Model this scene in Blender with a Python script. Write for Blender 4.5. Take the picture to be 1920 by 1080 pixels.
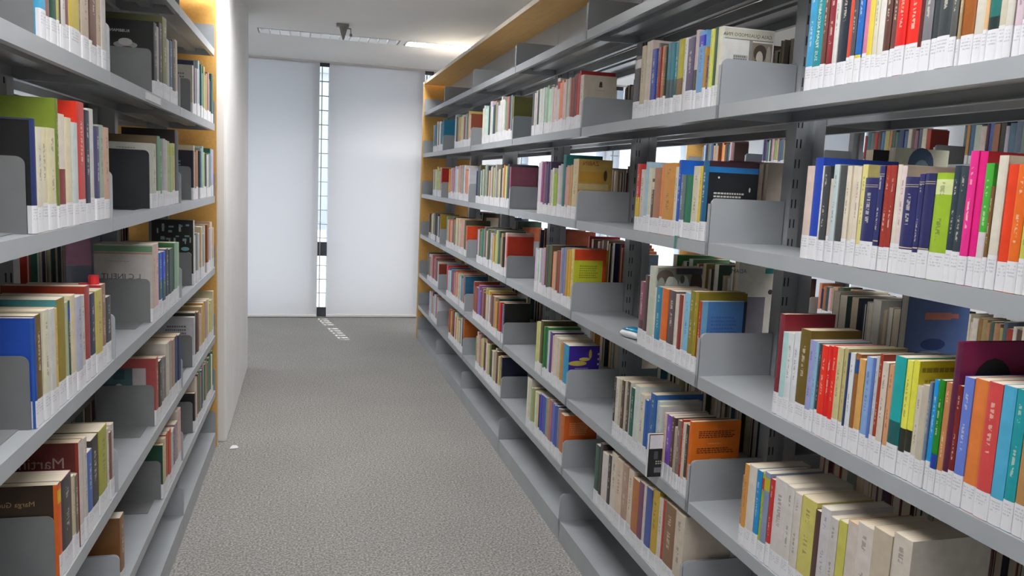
import bpy, bmesh, math, random
from mathutils import Matrix, Vector

# ------------------------------------------------------------------ scene, camera, light
scene = bpy.context.scene
for o in list(bpy.data.objects):
    bpy.data.objects.remove(o, do_unlink=True)
COL = scene.collection
scene.view_settings.view_transform = 'Standard'
scene.view_settings.look = 'None'
scene.view_settings.gamma = 1.0
scene.view_settings.use_curve_mapping = False
scene.view_settings.exposure = 0.0

CAM_H = 1.38
cam_d = bpy.data.cameras.new('camera')
cam = bpy.data.objects.new('camera', cam_d)
COL.objects.link(cam)
yaw, pitch, roll = 0.2618, -0.1308, 0.0462
fw = Vector((math.sin(yaw)*math.cos(pitch), math.cos(yaw)*math.cos(pitch), math.sin(pitch)))
rt = Vector((math.cos(yaw), -math.sin(yaw), 0))
up = rt.cross(fw)
r2 = math.cos(roll)*rt + math.sin(roll)*up
u2 = -math.sin(roll)*rt + math.cos(roll)*up
M = Matrix((r2, u2, -fw)).transposed().to_4x4()
M.translation = (0, 0, CAM_H)
cam.matrix_world = M
cam_d.sensor_width = 36.0
cam_d.lens = 1491.5/1920*36.0
cam_d.clip_start = 0.02
scene.camera = cam

world = bpy.data.worlds.new('World')
scene.world = world
world.use_nodes = True
wn = world.node_tree.nodes
wn['Background'].inputs['Color'].default_value = (0.80, 0.90, 1.0, 1)
wn['Background'].inputs['Strength'].default_value = 2.5

sun_d = bpy.data.lights.new('sun', 'SUN')
sun_d.energy = 8.6
sun_d.angle = 0.005
sun_d.color = (1.0, 0.95, 0.88)
sun = bpy.data.objects.new('sun', sun_d)
COL.objects.link(sun)
sun.rotation_euler = Vector((0.166, -1.03, -1.36)).to_track_quat('-Z', 'Y').to_euler()

LAMP_W = 40.0          # watts of each ceiling luminaire

# ------------------------------------------------------------------ helpers
def lin(h):
    c = [int(h[i:i+2], 16)/255 for i in (0, 2, 4)]
    return tuple(x/12.92 if x <= 0.04045 else ((x+0.055)/1.055)**2.4 for x in c)

def new_mat(name):
    m = bpy.data.materials.new(name)
    m.use_nodes = True
    return m, m.node_tree.nodes, m.node_tree.links, m.node_tree.nodes['Principled BSDF']

def noise_mat(name, c1, c2, scale, rough=0.5, bump=0.0, bscale=None, metallic=0.0, stretch=(1, 1, 1), detail=3.0, lo=0.35, hi=0.65):
    m, n, l, b = new_mat(name)
    tc = n.new('ShaderNodeTexCoord'); mp = n.new('ShaderNodeMapping')
    mp.inputs['Scale'].default_value = stretch
    l.new(tc.outputs['Object'], mp.inputs['Vector'])
    nz = n.new('ShaderNodeTexNoise'); nz.inputs['Scale'].default_value = scale; nz.inputs['Detail'].default_value = detail
    l.new(mp.outputs['Vector'], nz.inputs['Vector'])
    cr = n.new('ShaderNodeValToRGB')
    cr.color_ramp.elements[0].position = lo; cr.color_ramp.elements[0].color = (*c1, 1)
    cr.color_ramp.elements[1].position = hi; cr.color_ramp.elements[1].color = (*c2, 1)
    l.new(nz.outputs['Fac'], cr.inputs['Fac'])
    l.new(cr.outputs['Color'], b.inputs['Base Color'])
    b.inputs['Roughness'].default_value = rough
    b.inputs['Metallic'].default_value = metallic
    if bump:
        bp = n.new('ShaderNodeBump'); bp.inputs['Strength'].default_value = bump; bp.inputs['Distance'].default_value = 0.004
        nz2 = n.new('ShaderNodeTexNoise'); nz2.inputs['Scale'].default_value = bscale or scale
        l.new(mp.outputs['Vector'], nz2.inputs['Vector'])
        l.new(nz2.outputs['Fac'], bp.inputs['Height'])
        l.new(bp.outputs['Normal'], b.inputs['Normal'])
    return m

STEEL = noise_mat('painted_steel', (0.33, 0.355, 0.38), (0.36, 0.385, 0.41), 6, rough=0.32)
BOOKEND = noise_mat('dull_grey_steel', (0.165, 0.172, 0.178), (0.195, 0.202, 0.208), 9, rough=0.45)
DARKSTEEL = noise_mat('black_steel', (0.012, 0.014, 0.018), (0.02, 0.022, 0.026), 8, rough=0.5)
SLOT = noise_mat('slot_shadow_black', (0.02, 0.02, 0.022), (0.03, 0.03, 0.032), 8, rough=0.8)
WOOD = noise_mat('maple_veneer', (0.74, 0.41, 0.105), (0.82, 0.48, 0.14), 5, rough=0.45, stretch=(14, 1, 14), lo=.3, hi=.7)
EDGE = noise_mat('pale_edge_band', (0.62, 0.56, 0.47), (0.68, 0.62, 0.53), 12, rough=0.5)
WHITE = noise_mat('white_paint', (0.84, 0.84, 0.84), (0.88, 0.88, 0.88), 3, rough=0.6)
CEIL = noise_mat('ceiling_paint', (0.88, 0.875, 0.865), (0.90, 0.895, 0.885), 2, rough=0.85)
OUTWALL = noise_mat('pale_render', (0.66, 0.66, 0.66), (0.72, 0.72, 0.72), 1.5, rough=0.9)
OUTGROUND = noise_mat('pale_paving', (0.50, 0.50, 0.49), (0.56, 0.56, 0.55), 1.0, rough=0.9)
FRAME = noise_mat('dark_window_frame', (0.035, 0.045, 0.06), (0.05, 0.06, 0.075), 6, rough=0.5)
GRILLE = noise_mat('grey_window_bar', (0.33, 0.34, 0.36), (0.38, 0.39, 0.41), 6, rough=0.5)
LAMPBODY = noise_mat('white_lamp_enamel', (0.70, 0.73, 0.76), (0.76, 0.79, 0.82), 10, rough=0.3)
GREYPLASTIC = noise_mat('grey_plastic', (0.26, 0.255, 0.245), (0.30, 0.295, 0.285), 30, rough=0.5)

def carpet_mat():
    m, n, l, b = new_mat('speckled_carpet')
    tc = n.new('ShaderNodeTexCoord')
    a = n.new('ShaderNodeTexNoise'); a.inputs['Scale'].default_value = 120; a.inputs['Detail'].default_value = 4; a.inputs['Roughness'].default_value = 0.75
    g = n.new('ShaderNodeTexNoise'); g.inputs['Scale'].default_value = 2.2; g.inputs['Detail'].default_value = 5
    for t in (a, g): l.new(tc.outputs['Object'], t.inputs['Vector'])
    r1 = n.new('ShaderNodeValToRGB')
    e = r1.color_ramp.elements
    e[0].position = 0.36; e[0].color = (0.12, 0.117, 0.113, 1)
    e[1].position = 0.64; e[1].color = (0.46, 0.45, 0.435, 1)
    e2 = r1.color_ramp.elements.new(0.5); e2.color = (0.26, 0.253, 0.244, 1)
    l.new(a.outputs['Fac'], r1.inputs['Fac'])
    r2_ = n.new('ShaderNodeMapRange'); r2_.inputs['To Min'].default_value = 0.88; r2_.inputs['To Max'].default_value = 1.12
    l.new(g.outputs['Fac'], r2_.inputs['Value'])
    mx = n.new('ShaderNodeVectorMath'); mx.operation = 'MULTIPLY'
    l.new(r1.outputs['Color'], mx.inputs[0]); l.new(r2_.outputs['Result'], mx.inputs[1])
    l.new(mx.outputs['Vector'], b.inputs['Base Color'])
    b.inputs['Roughness'].default_value = 0.95
    bp = n.new('ShaderNodeBump'); bp.inputs['Strength'].default_value = 0.5; bp.inputs['Distance'].default_value = 0.005
    l.new(a.outputs['Fac'], bp.inputs['Height']); l.new(bp.outputs['Normal'], b.inputs['Normal'])
    return m
CARPET = carpet_mat()

def translucent_mat(name, col, fac):
    m, n, l, b = new_mat(name)
    out = n['Material Output']
    d = n.new('ShaderNodeBsdfDiffuse'); t = n.new('ShaderNodeBsdfTranslucent'); mx = n.new('ShaderNodeMixShader')
    tc = n.new('ShaderNodeTexCoord'); w = n.new('ShaderNodeTexNoise'); w.inputs['Scale'].default_value = 400
    l.new(tc.outputs['Object'], w.inputs['Vector'])
    cr = n.new('ShaderNodeValToRGB')
    cr.color_ramp.elements[0].color = (*[c*0.96 for c in col], 1); cr.color_ramp.elements[1].color = (*col, 1)
    l.new(w.outputs['Fac'], cr.inputs['Fac'])
    l.new(cr.outputs['Color'], d.inputs['Color']); l.new(cr.outputs['Color'], t.inputs['Color'])
    mx.inputs['Fac'].default_value = fac
    l.new(d.outputs[0], mx.inputs[1]); l.new(t.outputs[0], mx.inputs[2]); l.new(mx.outputs[0], out.inputs['Surface'])
    n.remove(b)
    return m
BLIND = translucent_mat('roller_blind_fabric', (0.76, 0.76, 0.77), 0.345)
DIFFUSER = translucent_mat('added_sun_diffuser', (0.85, 0.88, 0.92), 0.75)  # for unseen layers added behind the blinds to scatter the sun

def clear_glass():
    m, n, l, b = new_mat('clear_glass')
    out = n['Material Output']
    t = n.new('ShaderNodeBsdfTransparent'); t.inputs['Color'].default_value = (0.93, 0.96, 0.97, 1)
    g = n.new('ShaderNodeBsdfGlossy'); g.inputs['Roughness'].default_value = 0.03
    mx = n.new('ShaderNodeMixShader')
    mx.inputs['Fac'].default_value = 0.05
    l.new(t.outputs[0], mx.inputs[1]); l.new(g.outputs[0], mx.inputs[2])
    l.new(mx.outputs[0], out.inputs['Surface']); n.remove(b)
    return m
GLASS = clear_glass()

def glow_mat(name, col, s):
    m, n, l, b = new_mat(name)
    b.inputs['Base Color'].default_value = (0.8, 0.8, 0.8, 1)
    b.inputs['Emission Color'].default_value = (*col, 1)
    b.inputs['Emission Strength'].default_value = s
    return m
TUBE_COOL = glow_mat('fluorescent_tube_cool', (0.93, 0.97, 1.0), 0.9)
TUBE_WARM = glow_mat('fluorescent_tube_warm', (1.0, 0.86, 0.66), 5.0)

# book materials: plain colours sit in the mesh attribute "Col"; UV u,v run over the spine (u<0 elsewhere)
def math_node(n, l, op, a, b=None, c=None):
    x = n.new('ShaderNodeMath'); x.operation = op
    for i, v in enumerate((a, b, c)):
        if v is None: continue
        if isinstance(v, (int, float)): x.inputs[i].default_value = v
        else: l.new(v, x.inputs[i])
    return x.outputs[0]

def book_mat(name, titles=True, rough=0.42):
    m, n, l, b = new_mat(name)
    at = n.new('ShaderNodeAttribute'); at.attribute_name = 'Col'
    tc = n.new('ShaderNodeTexCoord')
    wear = n.new('ShaderNodeTexNoise'); wear.inputs['Scale'].default_value = 35; wear.inputs['Detail'].default_value = 4
    l.new(tc.outputs['Object'], wear.inputs['Vector'])
    wr = n.new('ShaderNodeMapRange'); wr.inputs['From Min'].default_value = .3; wr.inputs['From Max'].default_value = .7
    wr.inputs['To Min'].default_value = .90; wr.inputs['To Max'].default_value = 1.06
    l.new(wear.outputs['Fac'], wr.inputs['Value'])
    vm = n.new('ShaderNodeVectorMath'); vm.operation = 'MULTIPLY'
    l.new(at.outputs['Color'], vm.inputs[0]); l.new(wr.outputs['Result'], vm.inputs[1])
    colour = vm.outputs['Vector']
    if titles:
        uv = n.new('ShaderNodeUVMap'); uv.uv_map = 'UVMap'
        sp = n.new('ShaderNodeSeparateXYZ'); l.new(uv.outputs['UV'], sp.inputs[0])
        oi = n.new('ShaderNodeObjectInfo')
        rnd = oi.outputs['Random']
        u, v = sp.outputs['X'], sp.outputs['Y']
        # letter pattern
        cb = n.new('ShaderNodeCombineXYZ')
        l.new(math_node(n, l, 'MULTIPLY', u, 2.6), cb.inputs[0])
        l.new(math_node(n, l, 'MULTIPLY', v, 46.0), cb.inputs[1])
        l.new(math_node(n, l, 'MULTIPLY', rnd, 300.0), cb.inputs[2])
        nz = n.new('ShaderNodeTexNoise'); nz.inputs['Scale'].default_value = 1.0; nz.inputs['Detail'].default_value = 1.5
        l.new(cb.outputs[0], nz.inputs['Vector'])
        letters = math_node(n, l, 'GREATER_THAN', nz.outputs['Fac'], 0.5)
        du = math_node(n, l, 'ABSOLUTE', math_node(n, l, 'SUBTRACT', u, 0.5))
        inu = math_node(n, l, 'LESS_THAN', du, 0.13)
        # two title zones per spine
        z1a = math_node(n, l, 'MULTIPLY_ADD', rnd, 0.18, 0.34)
        z1 = math_node(n, l, 'MULTIPLY', math_node(n, l, 'GREATER_THAN', v, z1a), math_node(n, l, 'LESS_THAN', v, math_node(n, l, 'ADD', z1a, 0.22)))
        z2a = math_node(n, l, 'MULTIPLY_ADD', rnd, -0.10, 0.80)
        z2 = math_node(n, l, 'MULTIPLY', math_node(n, l, 'GREATER_THAN', v, z2a), math_node(n, l, 'LESS_THAN', v, math_node(n, l, 'ADD', z2a, 0.13)))
        zone = math_node(n, l, 'MAXIMUM', z1, z2)
        mask = math_node(n, l, 'MULTIPLY', math_node(n, l, 'MULTIPLY', zone, inu), letters)
        mask = math_node(n, l, 'MULTIPLY', mask, math_node(n, l, 'MULTIPLY', math_node(n, l, 'GREATER_THAN', math_node(n, l, 'FRACT', math_node(n, l, 'MULTIPLY', rnd, 37.0)), 0.35), 0.5))
        bw = n.new('ShaderNodeRGBToBW'); l.new(at.outputs['Color'], bw.inputs[0])
        dark = math_node(n, l, 'LESS_THAN', bw.outputs[0], 0.30)
        ink = n.new('ShaderNodeMix'); ink.data_type = 'RGBA'
        l.new(dark, ink.inputs[0]); ink.inputs[6].default_value = (0.06, 0.05, 0.06, 1); ink.inputs[7].default_value = (0.75, 0.70, 0.58, 1)
        mx = n.new('ShaderNodeMix'); mx.data_type = 'RGBA'
        l.new(mask, mx.inputs[0]); l.new(colour, mx.inputs[6]); l.new(ink.outputs[2], mx.inputs[7])
        colour = mx.outputs[2]
    l.new(colour, b.inputs['Base Color'])
    b.inputs['Roughness'].default_value = rough
    return m
BOOK = book_mat('book_cover')
PRINT = book_mat('printed_ink', titles=False, rough=0.5)
MASS = book_mat('book_mass', titles=False, rough=0.5)

def paper_mat():
    m, n, l, b = new_mat('page_edges')
    tc = n.new('ShaderNodeTexCoord'); mp = n.new('ShaderNodeMapping'); mp.inputs['Scale'].default_value = (3, 900, 3)
    l.new(tc.outputs['Object'], mp.inputs['Vector'])
    nz = n.new('ShaderNodeTexNoise'); nz.inputs['Scale'].default_value = 1.0
    l.new(mp.outputs['Vector'], nz.inputs['Vector'])
    oi = n.new('ShaderNodeObjectInfo')
    c1 = n.new('ShaderNodeMix'); c1.data_type = 'RGBA'
    l.new(oi.outputs['Random'], c1.inputs[0]); c1.inputs[6].default_value = (0.66, 0.54, 0.38, 1); c1.inputs[7].default_value = (0.76, 0.70, 0.60, 1)
    mr = n.new('ShaderNodeMapRange'); mr.inputs['From Min'].default_value = .3; mr.inputs['From Max'].default_value = .7
    mr.inputs['To Min'].default_value = .78; mr.inputs['To Max'].default_value = 1.04
    l.new(nz.outputs['Fac'], mr.inputs['Value'])
    vm = n.new('ShaderNodeVectorMath'); vm.operation = 'MULTIPLY'
    l.new(c1.outputs[2], vm.inputs[0]); l.new(mr.outputs['Result'], vm.inputs[1])
    l.new(vm.outputs['Vector'], b.inputs['Base Color']); b.inputs['Roughness'].default_value = 0.9
    return m
PAPER = paper_mat()

def label_mat():
    m, n, l, b = new_mat('call_number_sticker')
    uv = n.new('ShaderNodeUVMap'); uv.uv_map = 'UVMap'
    sp = n.new('ShaderNodeSeparateXYZ'); l.new(uv.outputs['UV'], sp.inputs[0])
    oi = n.new('ShaderNodeObjectInfo')
    u, v = sp.outputs['X'], sp.outputs['Y']
    cb = n.new('ShaderNodeCombineXYZ')
    l.new(math_node(n, l, 'MULTIPLY', u, 9.0), cb.inputs[0]); l.new(math_node(n, l, 'MULTIPLY', v, 5.0), cb.inputs[1])
    l.new(math_node(n, l, 'MULTIPLY', oi.outputs['Random'], 200.0), cb.inputs[2])
    nz = n.new('ShaderNodeTexNoise'); nz.inputs['Scale'].default_value = 1.0
    l.new(cb.outputs[0], nz.inputs['Vector'])
    lines = math_node(n, l, 'GREATER_THAN', math_node(n, l, 'FRACT', math_node(n, l, 'MULTIPLY', v, 9.0)), 0.5)
    zone = math_node(n, l, 'MULTIPLY', math_node(n, l, 'GREATER_THAN', v, 0.50), math_node(n, l, 'LESS_THAN', v, 0.88))
    inu = math_node(n, l, 'LESS_THAN', math_node(n, l, 'ABSOLUTE', math_node(n, l, 'SUBTRACT', u, 0.5)), 0.38)
    mk = math_node(n, l, 'MULTIPLY', math_node(n, l, 'MULTIPLY', lines, zone), math_node(n, l, 'MULTIPLY', inu, math_node(n, l, 'GREATER_THAN', nz.outputs['Fac'], 0.48)))
    mk = math_node(n, l, 'MULTIPLY', mk, 0.38)
    mx = n.new('ShaderNodeMix'); mx.data_type = 'RGBA'
    l.new(mk, mx.inputs[0]); mx.inputs[6].default_value = (0.71, 0.72, 0.76, 1); mx.inputs[7].default_value = (0.16, 0.17, 0.22, 1)
    l.new(mx.outputs[2], b.inputs['Base Color']); b.inputs['Roughness'].default_value = 0.35
    return m
STICKER = label_mat()

class MB:
    """collects vertices, faces, face colours and face UVs of one mesh"""
    def __init__(s): s.v = []; s.f = []; s.c = []; s.uv = []
    def face(s, pts, col=(0.5, 0.5, 0.5), uv=None):
        i = len(s.v); s.v += pts; s.f.append(tuple(range(i, i+len(pts)))); s.c.append(col); s.uv.append(uv)
    def box(s, x0, x1, y0, y1, z0, z1, col=(0.5, 0.5, 0.5)):
        i = len(s.v)
        s.v += [(x0,y0,z0),(x1,y0,z0),(x1,y1,z0),(x0,y1,z0),(x0,y0,z1),(x1,y0,z1),(x1,y1,z1),(x0,y1,z1)]
        for q in ((0,3,2,1),(4,5,6,7),(0,1,5,4),(1,2,6,5),(2,3,7,6),(3,0,4,7)):
            s.f.append(tuple(i+k for k in q)); s.c.append(col); s.uv.append(None)
    def prism(s, poly, a0, a1, axis, col=(0.5, 0.5, 0.5)):
        """extrude a 2-D polygon along an axis (0=x,1=y,2=z)"""
        def P(p, a): return (a, p[0], p[1]) if axis == 0 else (p[0], a, p[1]) if axis == 1 else (p[0], p[1], a)
        i = len(s.v); n = len(poly)
        s.v += [P(p, a0) for p in poly] + [P(p, a1) for p in poly]
        fs = [tuple(i+k for k in range(n)), tuple(i+n+k for k in reversed(range(n)))]
        fs += [(i+k, i+n+k, i+n+(k+1) % n, i+(k+1) % n) for k in range(n)]
        for q in fs: s.f.append(q); s.c.append(col); s.uv.append(None)
    def cyl(s, cx, cy, z0, z1, r0, r1, n=20, axis=2, col=(0.5, 0.5, 0.5)):
        i = len(s.v)
        for z, r in ((z0, r0), (z1, r1)):
            for k in range(n):
                a = 2*math.pi*k/n; p = (cx+r*math.cos(a), cy+r*math.sin(a))
                s.v.append((p[0], p[1], z) if axis == 2 else (z, p[0], p[1]) if axis == 0 else (p[0], z, p[1]))
        fs = [tuple(i+k for k in range(n)), tuple(i+n+k for k in reversed(range(n)))] + [(i+k, i+n+k, i+n+(k+1) % n, i+(k+1) % n) for k in range(n)]
        for q in fs: s.f.append(q); s.c.append(col); s.uv.append(None)
    def mesh(s, name, mat, sx=1, bevel=0.0, attrs=False, smooth=False):
        me = bpy.data.meshes.new(name)
        me.from_pydata([(x*sx, y, z) for x, y, z in s.v], [], s.f)
        if attrs:
            ca = me.color_attributes.new('Col', 'FLOAT_COLOR', 'CORNER')
            uvl = me.uv_layers.new(name='UVMap')
            k = 0; cols = []; uvs = []
            for f, c, uv in zip(s.f, s.c, s.uv):
                for j in range(len(f)):
                    cols += [c[0], c[1], c[2], 1.0]
                    uvs += list(uv[j]) if uv else [-1.0, -1.0]
            ca.data.foreach_set('color', cols); uvl.data.foreach_set('uv', uvs)
        mats = mat if isinstance(mat, (list, tuple)) else [mat]
        for m_ in mats: me.materials.append(m_)
        if not attrs or bevel:
            bm = bmesh.new(); bm.from_mesh(me)
            bmesh.ops.recalc_face_normals(bm, faces=bm.faces)
            if bevel: bmesh.ops.bevel(bm, geom=[e for e in bm.edges], offset=bevel, segments=2, affect='EDGES', profile=0.7)
            bm.to_mesh(me); bm.free()
        elif sx < 0:
            me.flip_normals()
        me.update()
        return me

def link(name, me, parent=None, loc=(0, 0, 0), rotz=0.0, label=None, cat=None, group=None, kind=None):
    o = bpy.data.objects.new(name, me); COL.objects.link(o)
    o.location = loc
    if rotz: o.rotation_euler = (0, 0, rotz)
    if parent: o.parent = parent
    if label: o['label'] = label
    if cat: o['category'] = cat
    if group: o['group'] = group
    if kind: o['kind'] = kind
    return o
def build(name, mb, mat, parent=None, bevel=0.0, **k):
    return link(name, mb.mesh(name, mat, bevel=bevel), parent, **k)
def boxobj(name, ext, mat, parent=None, bevel=0.0, **k):
    mb = MB(); mb.box(*ext); return build(name, mb, mat, parent, bevel, **k)

# ------------------------------------------------------------------ dimensions (metres, floor at z = 0)
XR, YR = 0.986, 0.8017          # front plane of the right-hand row, first joint
XL, YL, AL = -0.4337, 2.0737, -0.01559   # left-hand row: a joint and its slight skew
LIP = 0.032
Z = dict(A=1.9375, B=1.5936, C=1.2549, D=0.9126, E=0.5756, F=0.2978, G=0.0817)
CEIL_Z, WALL_Y = 2.425, 7.83
ROW_W, SH_D = 0.50, 0.205
CANOPY_Z = 2.165

# ------------------------------------------------------------------ the room
X0, X1, Y0 = -4.6, 7.2, -3.2
boxobj('floor', (X0, X1, Y0, WALL_Y+0.5, -0.12, 0), CARPET, kind='structure', label='grey speckled carpet floor of the library')
FX_L, FX_W = 1.05, 0.21
FX_ROWS = {6.42: (-2.4, 0.195, 1.29, 2.6, 4.2), 3.95: (-2.4, 0.1, 1.95, 4.2), 1.15: (-2.4, 0.2, 1.95, 4.2), -1.4: (-2.4, 0.2, 2.4)}
cm = MB(); yy = Y0        # ceiling slab with openings for the recessed lights
for fy in sorted(FX_ROWS):
    cm.box(X0, X1, yy, fy-FX_W/2, CEIL_Z, CEIL_Z+0.15)
    xx = X0
    for fx in FX_ROWS[fy]:
        cm.box(xx, fx-FX_L/2, fy-FX_W/2, fy+FX_W/2, CEIL_Z, CEIL_Z+0.15); xx = fx+FX_L/2
    cm.box(xx, X1, fy-FX_W/2, fy+FX_W/2, CEIL_Z, CEIL_Z+0.15); yy = fy+FX_W/2
cm.box(X0, X1, yy, WALL_Y+0.5, CEIL_Z, CEIL_Z+0.15)
build('ceiling', cm, CEIL, kind='structure', label='smooth off-white painted ceiling')
boxobj('wall_left', (X0-0.15, X0, Y0, WALL_Y+0.5, 0, CEIL_Z), WHITE, kind='structure', label='white side wall behind the left shelves')
boxobj('wall_right', (X1, X1+0.15, Y0, WALL_Y+0.5, 0, CEIL_Z), WHITE, kind='structure', label='white side wall behind the right shelves')
boxobj('wall_back', (X0, X1, Y0-0.15, Y0, 0, CEIL_Z), WHITE, kind='structure', label='white wall behind the camera')
boxobj('wall_pillar', (-0.90, -0.358, 4.165, 5.80, 0, CEIL_Z), WHITE, bevel=0.012, kind='structure', label='white wall pillar at the end of the left shelves')

# window wall: bays of added sun-diffusing panes, and between them narrow clear slots with thin bars
PITCH, SLOT_X, SLOT_W = 0.985, 0.195, 0.13
n0, n1 = -4, 7
YG = 8.12                      # diffuser panes, added to soften the sun on the blinds
YS = 7.868                     # clear slots
wi = 0
DIFFUSER_ME = None
for k in range(n0, n1):
    xs = SLOT_X + k*PITCH
    xa, xb = xs + 0.052, xs + PITCH - 0.105
    s0, s1 = xs - 0.050, xs + 0.044          # clear opening
    wi += 1
    w = link('window_%d' % wi, None, loc=(0, 0, 0), kind='structure', label='floor to ceiling window behind a white blind')
    boxobj('pane', (xa, xb, YG, YG+0.008, 0.02, CEIL_Z-0.01), DIFFUSER, w)
    boxobj('window_slot_pane', (s0, s1, YS, YS+0.004, 0.10, CEIL_Z-0.04), GLASS, w)
    for nm, e in (('head_rail', (s0, s1, YS-0.012, YS+0.01, CEIL_Z-0.045, CEIL_Z-0.001)), ('sill_rail', (s0, s1, YS-0.012, YS+0.012, 0.0, 0.10))):
        boxobj(nm, e, FRAME, w)
    boxobj('sun_baffle', (s1, xa, YS-0.012, YG+0.012, 0.0, CEIL_Z-0.001), DIFFUSER, w)  # baffle added beside the slot to keep direct sun off the blind
    boxobj('sun_baffle', (xs-0.112, xs-0.105, YS-0.012, YG+0.012, 0.0, CEIL_Z-0.001), DIFFUSER, w)  # second added baffle, blocks stray sun on the other side
    boxobj('sun_baffle_front', (xs-0.105, s0, YS-0.012, YS+0.0, 0.0, CEIL_Z-0.001), DIFFUSER, w)  # unseen panel added to stop sun striking the blind's edge
    boxobj('mullion', (xs-0.026, xs-0.018, YS-0.010, YS+0.010, 0.10, CEIL_Z-0.04), GRILLE, w)
    boxobj('transom', (s0, s1, YS+0.005, YS+0.025, 0.600, 0.735), FRAME, w)
    z = 0.235
    while z < CEIL_Z-0.1:
        boxobj('glazing_bar', (s0, s1, YS+0.006, YS+0.056, z, z+0.006), GRILLE, w)
        z += 0.134
# outside: eave, terrace and a pale building
boxobj('eave_slab', (X0-1, X1+1, WALL_Y+0.5, WALL_Y+0.90, 2.60, 2.80), OUTWALL, kind='structure', label='concrete eave over the windows')
boxobj('terrace_ground', (X0-10, X1+10, WALL_Y+0.5, 40, -0.4, -0.12), OUTGROUND, kind='structure', label='pale paving outside the windows')
bl = link('building', None, loc=(-4, 26, -0.12), label='pale block building far outside beyond the window slot', cat='building')
boxobj('facade', (-8, 10, 0, 6, 0, 4.6), OUTWALL, bl)
pm = MB(); pm.box(-0.45, 0.45, -0.03, 0.02, 0, 1.1); pme = pm.mesh('window_pane', FRAME)
for i in range(8):
    for j in range(2):
        link('window_pane', pme, bl, loc=(-7+i*2.2, 0, 0.9+j*2.1))
boxobj('roof_edge', (-8.2, 10.2, -0.2, 6.2, 4.6, 4.8), OUTGROUND, bl)

# roller blinds
for k in (-2, -1, 0, 1, 4, 5, 6):
    xs = SLOT_X + k*PITCH
    xa, xb = xs + 0.045, xs + PITCH - 0.045
    if k < 0: pos = 'roller blind number %s to the left of the bright window slot' % ['', 'one', 'two', 'three', 'four'][-k]
    elif k < 2: pos = 'roller blind number %s to the right of the bright window slot' % ['one', 'two'][k]
    else: pos = 'roller blind on window wall, %s from the right wall' % ['third', 'second', 'first'][k-4]
    b = link('roller_blind', None, loc=((xa+xb)/2, WALL_Y, 0.0), label='white full length ' + pos, cat='blind', group='roller blinds along the window wall')
    h = (xb-xa)/2
    mb = MB(); mb.box(-h, h, -0.001, 0.001, 0.03, CEIL_Z-0.03)
    fb = MB(); fb.face([(-h, 0, 0.03), (h, 0, 0.03), (h, 0, CEIL_Z-0.018), (-h, 0, CEIL_Z-0.018)])
    build('blind_fabric', fb, BLIND, b)
    boxobj('bottom_bar', (-h, h, -0.008, 0.008, 0.012, 0.034), WHITE, b, bevel=0.003)
    rb = MB(); rb.cyl(0.014, CEIL_Z-0.016, -h, h, 0.014, 0.014, n=16, axis=0); build('roller', rb, WHITE, b)
boxobj('trim_1', (X0, X1, WALL_Y-0.016, WALL_Y-0.004, CEIL_Z-0.014, CEIL_Z), WHITE, kind='structure', label='thin white blind pelmet under the ceiling')
boxobj('trim_2', (X0, X1, WALL_Y+0.02, WALL_Y+0.04, 0.0, 0.008), GREYPLASTIC, kind='structure', label='dark floor strip under the blinds')

# ------------------------------------------------------------------ ceiling luminaires
def make_fixture():
    body = MB()
    body.box(-FX_L/2, FX_L/2, -FX_W/2, FX_W/2, 0.060, 0.064)
    for s in (-1, 1):
        body.box(s*FX_L/2-0.002, s*FX_L/2+0.002, -FX_W/2, FX_W/2, 0.0, 0.060)
    side = MB()
    for s in (-1, 1):
        side.prism([(s*FX_W/2, -0.004), (s*(FX_W/2-0.004), -0.004), (s*(FX_W/2-0.020), 0.058), (s*FX_W/2, 0.058)], -FX_L/2, FX_L/2, 0)
    lou = MB(); lou.box(-0.004, 0.004, -FX_W/2+0.005, FX_W/2-0.005, -0.003, 0.020)
    tube = MB(); tube.cyl(0.0, 0.047, -FX_L/2+0.03, FX_L/2-0.03, 0.008, 0.008, n=10, axis=0)
    return body.mesh('housing', GRILLE), side.mesh('reflector', LAMPBODY), lou.mesh('louvre', LAMPBODY), tube
f_body, f_side, f_lou, tube_mb = make_fixture()
t_cool = tube_mb.mesh('tube', TUBE_COOL)
def fixture(cx, cy, watts, label, z=CEIL_Z):
    r = link('ceiling_light', None, loc=(cx, cy, z), label=label, cat='light', group='linear ceiling lights')
    link('housing', f_body, r); link('reflector', f_side, r)
    n = 14
    for i in range(n+1): link('louvre', f_lou, r, loc=(-FX_L/2+0.012+i*(FX_L-0.024)/n, 0, 0))
    link('tube', t_cool, r)
    a = bpy.data.lights.new('lamp', 'AREA'); a.shape = 'RECTANGLE'; a.size = FX_L-0.04; a.size_y = 0.12
    a.energy = watts; a.color = (1.0, 0.975, 0.95)
    lo = bpy.data.objects.new('lamp', a); COL.objects.link(lo); lo.parent = r; lo.location = (0, 0, 0.032)
    return r
ordw = ['first', 'second', 'third', 'fourth', 'fifth']
for ri, fy in enumerate(sorted(FX_ROWS, reverse=True)):
    for ci, fx in enumerate(FX_ROWS[fy]):
        lb, ww = 'louvred strip light on ceiling, %s row from the blinds, %s from left' % (ordw[ri], ordw[ci]), LAMP_W
        if (ri, ci) == (0, 1): lb, ww = 'dim louvred strip light on ceiling, in front of the blinds', LAMP_W*0.02
        if (ri, ci) == (0, 2): lb, ww = 'bright louvred strip light on ceiling above the far right shelves', LAMP_W*1.3
        if fx in (0.1, 0.2) and fy in (3.95, 1.15): ww = LAMP_W*1.12
        fixture(fx, fy, ww, lb)
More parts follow.
